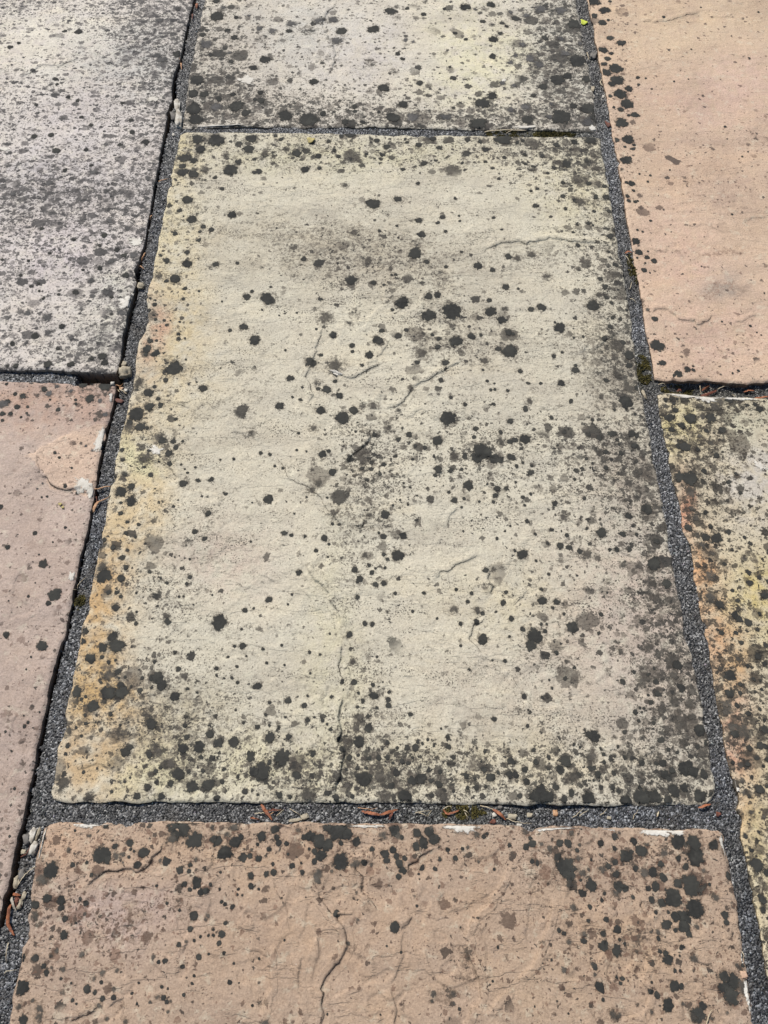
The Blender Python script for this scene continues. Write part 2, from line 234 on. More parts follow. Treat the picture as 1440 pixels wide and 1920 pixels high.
# ------------------------------------------------------------------ lichen spots, traced in 3x enlarged tiles: x,y,radius + m (mid tone) or f (faint stain)
TILES = {(0, 0): """365,181,15 445,188,22 62,277,18 315,450,14 820,808,24 677,823,15 320,858,22 488,852,16 195,770,18 690,585,12 205,598,14 998,310,28 910,340,32m
880,315,30m 518,942,13 437,568,13 515,710,12 745,750,15 740,680,14 325,480,12 385,550,14 460,665,14 600,820,20m 835,1015,20m 530,980,30m 290,768,18 110,253,12 150,1150,14m 370,968,14 50,940,16m
900,120,24m 700,190,26f 280,1040,30m 80,1100,26m 600,1090,18m 800,1165,20m 975,200,22m 1000,55,20m
1222,90,40 1280,170,18 1318,210,24 1140,195,20 1185,308,18 1300,343,18 1425,380,25 1160,250,45m 1110,455,45 1085,530,35 1150,530,28 1230,555,22 1090,610,50 1100,665,45
1330,600,45 1215,600,40m 1385,640,30 1310,535,18 1435,565,15 1300,470,50f 1290,295,16m 1215,5,24 1255,45,16m 1330,100,14 1400,90,16m 1240,420,34f
1112,785,38 1128,840,30 1218,792,48 1415,785,35 1270,875,22m 1400,845,30 1040,890,40 1090,905,25 1028,937,24 1030,975,32 1090,985,32 1155,960,28m 1297,957,42 1430,970,14 1053,1128,33 1250,1065,14 1010,1185,16 1340,915,18m 1210,1000,14m 1430,900,12""",
         (480, 0): """760,65,38 1178,38,32 1322,22,27 942,85,19 480,173,32 660,165,33 352,120,34m 198,143,30m 188,181,21 95,180,28m 290,178,50f 452,228,46m 1335,218,30 1330,313,23 325,455,25 718,495,36 920,465,24 828,587,27 1328,540,29
1275,580,48 1245,530,22f 1110,438,20 825,328,16 797,300,16 50,335,33 433,110,34m 1385,125,16 1410,143,14 1375,185,18 640,355,36f 770,400,32f 770,665,45 295,670,60 165,650,45 30,570,25 1250,695,48 1070,660,36m 500,687,24 1320,625,45f
880,660,46m 850,50,14 1060,52,11 555,605,17 1385,465,25m 840,225,18m 885,235,18m 1090,378,10 690,637,12 20,160,26m 30,220,40f 375,638,20 1235,50,16m 1275,118,16 1120,185,14 1180,220,14 555,632,14 1110,605,12 60,270,26f 960,640,36f 25,525,18 600,690,18 1430,620,26m 1430,350,24m 1430,60,18m
735,825,20 680,792,18 275,953,27 15,965,22 230,865,28 350,880,20 50,870,28m 530,760,35 995,780,22 1390,785,48 945,922,18 825,955,14 1160,918,10 1120,1120,12 797,1123,26 660,1150,40 635,1140,22 580,905,22m 910,1035,13 500,1040,24m 465,885,14
1290,913,10 915,815,20 1030,830,18 1365,1010,12 1290,845,22 1395,890,14 140,790,14 410,800,14 480,770,16m 1190,790,16m 1260,800,14m 620,870,12 850,800,12m 355,945,14 710,870,16m 1010,905,12m 1330,950,12 440,850,14m 110,770,14""",
         (960, 0): """350,135,45 160,48,45m 272,60,42m 20,95,25 185,213,22 370,340,55 275,215,26m 255,450,42 175,490,28 310,430,30 85,675,35 75,605,34m 275,660,60 430,610,50 425,685,45m 345,595,25 420,445,30 210,660,25m 465,660,25 150,365,40m 100,330,40m
340,520,45f 230,400,50f 200,300,50f 80,80,26m 300,300,30m 60,250,24m 20,310,22m 10,480,18m 120,540,16 220,590,18m 330,40,26f 200,130,30f 390,240,24m
455,12,40 520,65,36 460,95,22 505,135,28 550,10,12 550,220,24 610,250,30 510,290,30 535,340,20 580,395,45 530,415,28 590,460,45 560,480,25 605,535,42 655,505,25 645,590,42 690,648,24 615,693,40 610,620,20 652,785,36 585,790,20 642,908,36
633,830,13 678,842,15 685,817,12 705,443,14 555,310,16 670,1040,22 655,1137,14 690,1140,12 640,1035,14 680,1080,12 775,993,8 762,1027,8 710,480,10 850,105,12 1007,280,7 1332,330,9 1198,715,10 910,463,7 885,963,6 785,505,8 750,445,8
1328,853,6 655,652,10 515,370,20 645,1110,14 540,120,12 630,240,10 550,545,14 610,960,16m 570,610,10 990,452,7 1385,70,8 1060,48,6 705,1135,8 715,985,8 1295,880,7 1210,782,6
130,1160,18 430,1035,18 140,1068,13 105,1080,10 305,925,32 235,945,15 440,790,35 470,950,30m 365,1020,25m 130,815,35m 285,1035,14 520,1050,16 285,1110,15 355,1135,20 455,875,25m 240,910,20m 380,1140,35m 470,1110,18 350,798,22 250,815,20m
115,960,26m 420,905,14 530,1110,20m 545,1187,14 120,940,14 75,925,12 30,800,14m 70,870,14 170,880,16m 300,1180,12 460,1190,12 60,790,12 200,980,12 510,850,14m""",
         (0, 400): """515,385,26m 430,453,21 525,470,22m 605,455,24m 160,572,28m 275,595,36m 350,645,18 275,680,24m 405,705,20m 600,630,30f 200,700,25 580,812,25 592,848,23 275,860,24 95,865,18 405,860,22 685,568,34m 640,640,35f 570,720,70f 625,275,26m 700,240,20
755,240,30m 800,95,18m 710,355,20 660,210,16 240,95,14 20,270,12 165,275,10 470,325,10 565,318,16 75,740,20 150,735,18m 335,463,12 250,488,11 220,403,10 285,232,11 520,825,14 460,545,15m 45,865,12 120,358,12 565,190,12 620,50,24m 480,40,14m 60,90,34f 130,40,24f
720,90,22m 590,130,16 420,160,10 225,445,9 630,475,12 740,355,14m 330,770,12 435,720,12m 245,905,14 180,420,12 710,480,10 630,575,10
505,1047,31 130,1030,20 250,990,18 400,1000,16m 470,970,26 600,970,45 20,1075,35m 98,1090,20 328,1105,14 60,1128,14 152,1125,10 155,1090,11 45,1062,16 15,1130,16 427,1052,10 428,1075,10 282,1048,8 15,1167,13 565,1060,20m 275,1015,22m 595,1135,20m
320,975,18m 120,1150,8 180,955,12m 40,965,12 520,960,14 88,1020,12
977,868,52 1142,983,24 985,367,34 1053,283,31 1080,35,30 1305,10,28 1145,78,17 845,717,18 828,763,30 875,787,24 820,795,13 870,515,14 835,1010,32 770,1130,50 840,1090,30 1370,640,25 1293,658,14 1390,472,25 1270,728,18f 1215,288,20 905,240,12
938,267,18 895,350,28m 1053,220,18 930,935,16 1118,152,16 985,115,18m 1030,480,12 877,600,10 1117,435,9 925,605,9 840,548,11 1003,678,10 1040,420,13 780,955,38m 1005,705,14 1040,700,8 935,630,10 1060,957,10 1105,945,8 1190,95,16m 1125,105,12
1418,440,12 990,1158,11 890,1045,14 935,380,16 1335,280,12m 1010,610,8 880,660,7 865,575,8 880,715,10 845,480,8 960,605,6 1045,820,7 875,490,7 1240,868,5 1248,495,7 870,975,14 730,1180,20 905,1080,18m""",
         (480, 400): """65,482,47 535,375,34 820,506,43 1100,552,60 970,577,43 968,470,26 1020,462,22 895,228,42 960,275,18 685,715,34 637,800,25 705,662,19 308,842,32 433,685,23 540,745,18 542,780,12 190,930,22 397,992,27 468,1028,24 132,1087,27 365,1113,31
487,1155,46 548,1112,26 595,1090,22m -6,714,34 1125,723,40 1212,692,26 1318,552,33 1382,603,30 1405,420,24 1248,300,30 1420,675,23 1425,780,45 1360,765,20 1063,850,23 1080,1160,48 1175,1080,15 1020,758,18m 930,790,40m 905,843,18m 390,590,46m 445,855,56m
345,950,30f 450,900,20m 1285,835,28m 1105,635,30m 1045,605,26f 930,120,24 900,175,45f 1050,25,18 1022,55,14 1065,103,13m 695,103,12 793,72,10 550,110,30m 915,40,20m 1310,490,15 1095,1043,14 360,482,15 488,502,17f 870,993,24m 1040,945,16 1068,300,14
1300,947,10 1320,995,10 1343,993,10 1340,960,7 1415,1000,12 268,255,17m 365,797,14m 1335,33,13 1140,22,9 1145,52,9 1155,222,10 1418,245,22 1400,540,25f 597,858,12 445,945,14m 205,1035,10 250,1050,12m 1190,1150,24f 165,770,8 1430,1170,20 1335,1075,12
930,710,50f 660,1088,26m 630,270,30m 755,315,22m 800,690,22 845,660,15 1265,685,12 1025,712,15m 83,416,9 785,350,10 762,352,10 660,390,18m 1275,887,9 35,545,7 130,573,7 160,550,5 228,558,7 340,655,9 430,1020,12f 765,545,12 800,140,8 1380,100,10m
1330,325,16m 1045,350,40f 1000,340,26f 560,570,40f 520,630,26f 740,500,14f 800,510,10 720,405,10 990,690,12m 260,980,10 350,985,14m""",
         (960, 400): """268,648,36 165,533,28 105,545,20m 582,292,21 550,130,25 580,95,16 455,520,38 355,885,24 275,960,23 75,1100,20 97,1062,24m 640,1062,46 658,797,32 657,855,23 625,725,16 517,705,18 552,638,16 195,355,26m 110,230,30m 30,255,28m 580,350,34m
220,1150,14 35,430,9 645,545,10 610,592,13m 560,505,14m 90,960,12 160,960,12 450,1165,10 8,775,24 235,808,16m 660,985,40m 705,985,20 500,1030,24m 530,940,18 590,905,30m 545,830,35f 575,880,40f 590,740,55m 600,670,50f 520,420,20m 575,1105,10
690,1130,12 345,705,9 280,785,10 5,680,12 330,1060,14m 490,460,24m 370,180,16 490,375,14 45,890,14m 400,695,9 355,860,12 240,620,9 370,315,22m 430,60,14m 340,115,10 365,70,9 455,70,9 545,215,10 530,475,14 565,585,14m
815,745,42 692,160,28 715,218,22 760,245,18 800,265,20 743,320,18 800,597,20 760,547,14m 985,880,22 1020,882,14 935,905,24 910,915,10 845,845,20 1343,628,9 778,47,10 765,213,7 703,100,8 733,108,8 750,278,8 1272,885,10 1240,900,7 1180,610,6
1175,905,10m 705,248,8 1235,10,8 1018,860,8 1405,680,6 1380,665,6 1418,450,6 775,335,6 820,850,8 1065,300,5
885,1147,30 1005,1150,34 920,1105,20 930,1042,9 895,1042,10 1120,1150,32 1140,1090,40m 1220,1048,28 955,1190,22 865,1085,22m 865,1045,14 1170,1060,30m 1390,1100,25 1365,1075,14 910,1068,10 1320,1080,12 1060,1080,24m 1070,1140,22m 1200,1130,30f""",
         (0, 800): """250,778,27 47,682,16 200,603,15 315,950,39 278,1000,16 372,573,9 5,455,16 40,1172,22 165,960,9 312,152,11 372,340,13 408,237,8 337,180,9 235,397,8 265,393,8 302,655,6 522,137,12m 435,375,12 225,725,6 205,885,5 55,985,5 485,110,10m 240,320,8m 210,350,7m
1233,1102,45 1173,493,22 1100,595,17 1152,633,16 738,420,32 738,340,24 683,368,34 1032,322,25 848,273,16 688,133,15 690,187,14m 590,840,42 575,790,36m 652,1020,24 690,745,18m 783,556,12 765,625,12 710,602,13 640,683,18m 722,702,12 713,797,16 682,858,24
1187,300,17m 1113,303,15m 948,150,25 990,118,15 915,75,24 975,83,18 1028,83,9 885,60,30m 1415,35,24m 1378,1033,16 1427,1022,8 1070,850,16m 1053,888,13 940,882,11 907,856,10 983,650,16f 845,822,12 613,935,14m 660,935,14m 683,957,13 978,452,10 1270,380,12
682,430,10 645,280,14m 830,10,12 720,5,40m 820,178,35m 955,210,18 940,1070,26m 945,1100,20m 635,1180,30 480,1150,22 1413,650,7 1360,1140,8 840,135,14 790,5,30 680,490,16 1240,185,8 1315,180,10m 1100,230,8 1020,215,8 1040,240,7 1055,260,8 1270,380,9 1260,372,7 1418,428,6
813,228,9 705,270,14m 590,640,14m 560,690,24m 720,540,12m 820,665,6 770,1045,8 770,940,7 1010,960,8 1035,958,7 1090,1005,6 1195,950,6 1068,748,8 985,738,6 1010,730,5 970,790,16f 1050,655,36f 895,950,30f 850,970,20f 535,1070,12f 690,1100,14f 765,1110,12m""",
         (480, 800): """70,407,30 375,157,26 407,140,14m 430,257,24 530,180,25 600,185,32m 385,628,20 828,613,23 718,617,20m 797,724,37 720,717,13 72,973,19 1025,244,28 1095,250,15 1192,332,30 1273,140,55 1350,185,36 1240,175,34 1020,80,32 860,48,19 800,75,17 1118,167,29m
1175,170,20m 1290,812,20 555,808,20 582,862,23 675,890,18m 715,880,20m 725,493,30 635,495,25m 740,545,25f 652,822,16 240,823,19m 783,938,14 1110,1028,28m 655,1113,15 612,1108,16 525,1170,20m 350,320,28m 310,357,28m 435,485,28m 520,495,26f 648,237,16 595,232,12
550,235,20f 623,300,13 697,268,12 275,620,11 338,700,13 945,937,12 1212,936,14 1390,990,18m 1275,1050,15 1245,1035,24m 1190,985,12 1125,917,11 1240,1100,18m 1275,1190,28 1355,630,11 1155,455,11 1115,415,20m 1375,85,30m 1355,350,18m 1408,350,15m 1345,390,18m
1430,170,18 78,155,12 28,147,12 240,40,9 430,547,11 610,725,22m 200,610,12 160,600,18m 230,137,9 285,145,7 1225,62,14 905,390,9 865,342,9 830,320,8 770,445,8 635,780,12m 1030,585,14f 1435,1080,16 665,45,16m 745,10,24m 605,20,24f 325,10,25m 785,165,11 650,200,14
720,210,14m 1150,1110,14m 285,397,8 400,402,8 215,490,7 465,550,10 690,593,9 410,663,8 405,735,7 1005,275,12 1155,243,12 1170,405,10 1255,422,9 1335,425,12 1300,325,8 1085,370,10 1235,15,16m 1375,30,14 1430,85,18 950,120,14 895,110,12 880,185,10 1000,170,9 810,415,8
855,440,8 1265,495,6 1430,560,8 1400,590,7 1355,510,7 740,745,12m 725,795,9 672,798,8 880,1040,10m 1018,1080,8 1405,930,12m 1290,900,24f 202,945,8 180,1000,7 415,1165,7 105,220,9 150,235,9 560,30,8 240,720,20f 740,1040,16f 1350,1040,9 1425,1180,9 570,960,14m""",
         (960, 800): """72,70,33 57,718,31 503,597,31 655,503,24 338,1130,37 168,980,25 270,670,20 320,680,20 420,720,34m 455,655,25f 85,535,16m 308,610,15 222,580,13m 690,105,23 673,38,24 700,50,15 525,145,18 488,68,20 560,40,24 610,150,16 525,235,16 590,690,17 625,775,24m
800,768,46 775,690,30m 870,880,32 815,645,18m 755,460,34 810,450,30m 640,418,22m 620,605,20m 690,665,26f 840,970,85f 880,1020,50f 250,985,20m 497,1060,15 290,510,28m 130,1180,48 60,1140,16 185,1150,12 165,1110,12 105,260,20m 110,220,10 105,380,11 60,205,10
70,445,9 10,180,12 15,75,20 430,50,14m 293,35,14m 540,870,32f 485,1165,12 200,655,12 420,573,10 700,605,12 850,570,24m 780,590,30f 670,340,34f 620,270,30f 720,250,45f 560,200,40f 760,310,30f 790,880,30m 700,370,24f 460,495,20f 450,210,8 350,297,10 415,185,10 255,105,7
25,225,12 20,315,10 60,400,14m 240,435,18m 405,408,12m 130,605,9 205,830,10m 365,838,8 535,935,8 110,1135,9 290,1055,10m 590,75,14m 480,740,24m 380,700,18m 600,100,10 730,525,18f 660,690,16m 550,690,12 620,920,10f 690,990,24f 165,915,12m 230,1020,10 195,1110,8 15,700,10 135,755,8
1000,290,48 945,280,32 975,110,35 1045,125,16 940,110,20 1090,620,26 1150,625,38 1220,590,18 1040,610,26m 1070,665,30m 1335,880,20 1115,840,42m 1120,960,45m 1170,1000,30 1255,1060,24 1300,165,26f 1395,400,22f 1035,510,30m 1010,460,24m 990,565,26 1010,370,40m 1090,480,16
1150,160,18 1285,370,12 1420,950,24 1130,712,18m 1395,1050,14 1330,820,18 1220,310,16 1080,250,18 900,15,20 1180,15,24 1095,20,18 1195,770,12 1310,740,22m 1280,1080,22 1330,1100,24 1260,1160,14 1155,1140,10 1120,90,24m 1060,50,20m 1260,265,14 1180,420,20m 1150,310,26f 1340,655,16
1310,620,12 1390,850,16 1440,870,14 1240,920,12 1120,560,14 1240,690,10 1270,980,14 1420,600,14m 1180,1160,16 1380,1140,12 1210,520,14m""",
         (0, 1200): """240,38,32 165,468,10 147,490,12 88,838,11 72,628,8 60,1105,8 180,100,7 142,430,6 40,520,8 155,170,6 230,410,7
655,35,48 580,45,28 510,105,28 575,95,14 612,125,12 435,295,30 430,350,28m 525,373,35 615,300,42 690,295,40 680,255,22 890,215,40 910,255,32 860,215,22 985,318,28 855,475,32 703,523,33m 705,630,30 735,605,20m 620,195,42m 665,180,20m 388,510,26m 380,597,13
1030,610,32 1050,545,16 1120,600,35 1225,578,27 1315,575,32 885,630,40m 845,645,20 1005,755,40 965,690,34m 1080,825,38 1170,815,35 1250,795,15 1180,528,22 1040,205,26m 1005,165,17m 870,125,12m 1055,275,11 985,72,12 1365,35,20m 1435,260,18 1410,655,28 1430,740,30
1305,213,9 1335,237,10 1283,95,10 1218,160,14 1333,150,10 803,215,11 480,423,11 487,470,13m 460,540,10 630,853,11 505,890,30m 775,880,24 340,848,22m 835,830,20m 790,285,18m 470,742,12 1220,890,18 1338,768,10 1320,37,10 1380,850,18m 740,262,8 430,495,9 325,780,24m
1260,725,12m 1140,735,14m 820,390,50f 465,10,20 705,210,10 670,215,9 650,115,9 545,425,8 540,465,8 570,240,10 485,320,10 460,335,12m 545,720,9 705,800,9 735,775,8 370,640,12m 1218,200,9 1110,295,9 1200,660,12m 850,760,24m 880,740,16m 1040,480,14m 940,500,24f 990,510,30f
1130,660,14m 1370,465,10 1060,740,14m 960,810,20m 910,880,20m 1260,215,6 1385,90,8 625,420,14m 680,480,8 790,740,20f 855,270,10m 905,720,12""",
         (480, 1200): """12,258,22 82,547,35 145,665,45 30,740,50 605,780,50 925,780,38 880,790,30 660,310,26 658,250,13 580,570,36 630,495,26 560,495,30m 580,430,30m 745,365,18 742,335,16m 737,575,14 895,605,22 850,605,20m 700,770,48m 740,880,30m 290,870,45m 400,860,18 228,762,24
130,870,20 1180,765,18 1315,775,30 1425,760,24 1430,680,24 1280,730,20m 1240,830,18m 1060,885,26m 1082,605,18 1340,445,16m 835,880,40 790,745,22 290,450,16 375,455,13 272,370,17 180,340,20m 300,67,11 545,120,22m 485,615,20 505,570,28m 470,560,16 525,660,18m 690,660,16
740,660,14m 820,680,16m 75,350,11 160,140,8 38,52,11 8,490,16 420,505,12 1275,8,26 1400,118,12 1330,115,7 1198,168,11 1360,748,12 1035,740,14m 1285,630,9 985,790,16m 1030,810,20m 510,820,22m 450,885,20 320,640,18m 185,545,18m 340,770,18f 210,665,28f 575,645,12
635,665,16m 425,318,12m 750,290,12m 868,418,14m 635,90,20f 920,905,12 1230,780,12 1290,825,10 860,910,14 760,820,20 145,30,9 360,82,10m 60,130,9 305,187,8 75,480,10m 130,490,10m 165,435,9 330,435,9 400,475,9 55,420,12 290,315,9 485,235,14m 575,295,12m 600,340,14m
680,380,10m 570,375,10 550,235,18m 470,500,14f 630,425,14m 570,720,12 505,725,10 620,720,10m 770,690,10 855,690,12m 880,660,10m 935,580,10m 910,570,12m 795,605,10m 710,610,8 1000,597,8 1075,545,10m 965,560,10m 1110,660,14m 1180,685,10f 1265,685,7 1240,610,7 1150,35,10m 680,95,8
190,880,14m 540,880,14m 985,875,14m 1110,850,10 970,730,14m 1190,830,10 1350,905,10 75,690,14m 10,870,10m 1040,500,7 1275,540,10f 1380,620,24f""",
         (960, 1200): """108,30,34 290,175,36f 310,120,22m 620,238,18 735,235,38m 610,68,24m 770,40,45m 900,120,62m 930,140,30 910,200,30m 810,235,18 700,265,26f 692,403,17 712,453,12 797,466,12 632,518,14 465,545,38 430,535,28 730,690,20 632,660,14 570,750,16 512,645,12 515,688,12
565,830,15 300,685,35 270,730,26 340,770,48m 160,880,66 190,890,45 430,895,40 80,800,24 15,760,22 205,660,13 245,830,20 330,860,22 445,660,35m 480,755,20m 440,725,18m 730,880,55 800,880,48 640,905,38 915,850,34 1060,880,40 970,830,26 980,720,45 1020,740,30 900,730,20
850,690,24 930,632,12 860,755,28 940,480,42m 1050,510,36 1075,640,38m 960,575,30m 870,500,32m 1010,430,30m 940,400,26m 910,350,38m 1000,360,36m 1010,280,38m 950,270,24 820,305,20m 840,395,32m 1080,755,26 85,485,13 68,315,18m 170,322,11 350,155,12 300,215,14m 10,690,12
880,900,25 1000,890,22m 200,725,13 290,900,20m 765,195,10 800,160,10m 685,180,12m 765,310,9 720,380,8 740,383,8 575,655,8 595,600,9 495,610,8 455,790,9 540,925,14 600,850,14m 720,830,14m 760,860,18m 120,620,14m 380,605,9 345,590,10m 265,620,9 130,690,16m 70,730,18m
1090,580,14m 1120,870,16m 880,780,16 810,690,14m 840,560,20m 880,615,14m 1040,600,16m 780,350,16m 480,330,10f 430,250,20f 540,190,20f 560,80,20f 200,100,9 250,70,14m 410,40,14f 660,590,20f 210,225,7 225,270,8 120,580,12f 40,880,16m 370,760,20m 650,740,14f 750,730,24f 500,830,14m 460,720,14m
1225,200,36 1225,300,30 1200,400,42m 1200,360,35m 1300,520,62m 1240,500,46m 1420,505,24 1325,415,18 1330,610,18 1390,595,24 1390,840,26 1290,790,18m 1280,710,22m 1345,970,18m 1385,90,22 1325,145,16 1400,280,10 1358,220,14 1262,370,16 1240,690,12 1375,665,14
1300,860,18m 1412,995,13m 1345,770,10 1415,450,12 1290,15,14 1430,675,14 1150,280,16m 1170,160,18m 1270,110,24m 1420,130,16 1430,30,16 1365,290,10 1280,250,14 1280,300,14 1390,390,12 1420,600,18 1250,530,24 1320,700,14 1430,820,14 1330,880,10 1300,590,14m 1410,710,10 1395,230,9""",
         (0, 1520): """285,335,45 235,385,40m 265,492,28 340,505,26 342,545,20 195,530,26 195,595,32m 362,607,17 357,700,27 125,825,22 197,828,22 245,873,19 260,912,19 315,790,18m 285,815,16m 125,990,42 355,892,20m 487,1003,22 575,1055,17 638,1050,16 533,1022,13 458,805,20m
568,965,11 525,945,16m 655,897,18m 575,915,22m 570,245,50 605,275,22 645,198,18 728,183,23 810,235,30 773,305,23 650,255,24m 690,245,18m 515,362,15 487,290,11 408,303,14 383,215,18m 497,140,16m 590,80,20 1010,90,70 970,155,40m 1095,165,48 1215,170,34 1265,235,40
1325,175,34 1280,135,25m 1320,95,28m 1355,147,18 1365,262,28 1405,255,16 935,285,28 1012,335,22 1070,305,15 1065,340,14 1107,403,29 1040,412,18 1130,460,20 1160,452,18 1068,443,12 880,422,10 1090,590,26 1070,663,18 1307,540,17 1247,696,22 1232,745,16 1267,632,13
1200,700,10 1173,702,8 1200,668,9 1007,755,16 1048,735,12m 1093,730,11 1128,708,9 1118,822,18 930,843,17 893,850,11 860,825,18m 1028,877,13 1293,963,14 1083,972,10 1093,928,9 920,1050,18 938,1075,14 845,1075,13m 885,1050,18m 555,1100,20m 225,1110,26m 220,1165,32m
110,1100,24m 135,1175,30 408,1067,12 185,1068,14m 480,520,20 450,495,12 475,580,14m 670,1110,42f 705,1185,22m 600,1170,15m 1155,610,14m 1170,590,16m 1265,525,11 1245,510,12 1185,415,12 1410,365,20 1410,425,18 1195,95,20m 350,1020,20m 425,630,8 340,945,9 770,1085,9
740,1028,10 640,1005,18m 1260,800,10 1235,440,8 1175,805,8 815,935,14f 545,650,12f 250,155,9m 420,110,9 735,215,10 725,260,10 755,228,9 690,290,12m 1240,345,8 1105,275,14m 1415,218,12m 345,515,14 290,880,12m 900,280,14m 1340,440,10m 1335,470,8 1362,475,7 1010,560,10m
940,520,10m 1060,540,20f 1000,520,30f 960,1070,12m 910,990,10 945,1000,8 1035,1035,9 780,968,8 400,970,8 430,1085,7 945,1130,12m 155,710,14m 215,265,16f 1420,1095,8 1345,968,6 1315,858,7 715,640,30f 1025,420,8""",
         (480, 1520): """33,147,28 105,105,26 118,150,17 128,182,20 170,185,16 72,217,15 15,270,20 98,345,20 57,357,19 205,310,17 260,347,15 95,300,10m 310,145,35 460,110,62 400,90,30 515,130,32 355,170,40 400,195,36 365,250,33 328,230,17 565,175,28 475,180,16 240,110,20m 270,150,18
480,285,50 560,300,30m 350,360,38m 345,390,30m 328,285,20 608,292,20 648,303,15m 652,215,16 715,140,30m 780,110,34 800,140,24m 905,130,26 975,120,32 1000,160,32 940,180,32 900,200,24 725,240,24 735,280,20 770,220,20 790,255,20 805,295,24 828,335,23 803,370,17
835,268,15 778,655,32 455,578,22 1078,220,15 1122,270,17 1033,272,13 1007,327,15 935,320,18 590,430,16m 565,460,12m 625,535,34f 570,612,15m 750,418,14m 890,478,13m 905,536,9 425,340,13m 1280,147,15 1240,135,22m 1252,285,13m 1340,328,10 1425,195,14 1060,1030,50f
1000,1030,24m 1110,1030,22m 1330,958,8 1360,768,9 1405,825,26f 815,795,9 735,760,8 15,832,10m 520,745,15m 560,790,22f 400,1145,8m 15,965,12m 50,1195,30m 1190,870,30f 595,840,20f 820,1100,20f 1200,800,36f 515,375,14f 985,95,18m 15,440,9 35,1080,35f 8,190,10 180,245,9
255,295,10 460,370,12f 300,215,10 820,150,12 1240,100,14m 1190,205,12m 1160,215,10m 1300,130,10 920,385,6 915,355,8 145,490,5 280,487,5 700,1147,6 160,727,7 1150,655,6 1115,1085,12m 1145,1115,10m 990,1070,14m 640,990,14f 1050,95,10f""",
         (960, 1520): """300,315,58 255,265,24 320,365,38 395,350,24m 375,267,20m 315,185,24 268,182,22 165,187,16m 210,210,22m 112,185,22 78,203,19 112,285,15 142,295,16 335,125,20m 365,222,14 380,192,12m 580,145,20 685,170,20 500,180,18 640,255,36 725,225,36 575,210,14 670,232,16
578,290,18 540,310,20 510,330,25m 585,358,23 445,420,36 395,465,22 325,410,28m 600,425,32 635,435,22 580,465,28m 695,322,18 745,350,32m 790,345,27 850,375,24 838,300,20 805,425,28 767,437,17 840,520,26 785,500,20 855,235,30m 930,170,44 1020,180,45 1030,250,55
975,190,20m 933,267,18 975,315,20 1133,193,30 1225,365,26 905,490,52 935,410,30 1010,420,60 1060,440,35m 1030,550,55 970,600,40 920,597,30 965,650,36 1040,650,20m 868,640,30 920,672,14 993,690,22 1145,490,24m 1197,587,24 1203,628,18 955,768,16 1025,830,30m
880,840,28 867,800,16 833,790,14 590,665,25 512,692,18 515,760,30 590,785,30 528,612,18 345,545,25m 437,540,14 428,618,13 405,690,18m 403,735,17 318,738,19m 262,673,14 290,690,12m 680,485,14 825,720,14 785,680,14m 820,680,20m 1215,1000,52 1195,935,36 1235,1040,52
1250,960,40 1300,985,40m 880,1095,36 915,985,32 955,990,18 778,1015,17 818,1037,20 490,993,32 920,900,14 950,900,11 465,920,15m 465,880,17 450,860,14m 290,895,22m 610,970,11 620,943,14 590,935,10 510,1062,11 965,1085,16m 785,1130,16m 1055,1150,45 1080,1100,24
1025,1160,30m 570,1150,30m 600,1150,20m 1270,870,16m 700,690,40f 675,760,45f 635,748,12 605,725,10 785,965,9 880,570,10m 810,570,12m 505,505,12 520,465,12m 1075,335,18m 760,190,14m 600,120,14m 390,95,10 75,120,24m 445,275,9 1110,880,20f 220,840,9m 430,330,14m 385,390,10
100,155,12m 165,750,24f 1300,870,12m 945,815,8 1085,420,16m 1110,415,10m 705,1090,12f 250,1070,6 125,1100,6 170,858,5 315,1140,6 1130,1170,14m 1215,1140,14m
1375,305,36 1435,350,26 1312,145,16 1343,222,14 1385,120,12 1410,505,24 1410,560,18 1345,10,18 1410,35,18 1390,480,14 1425,720,14m""",
         }
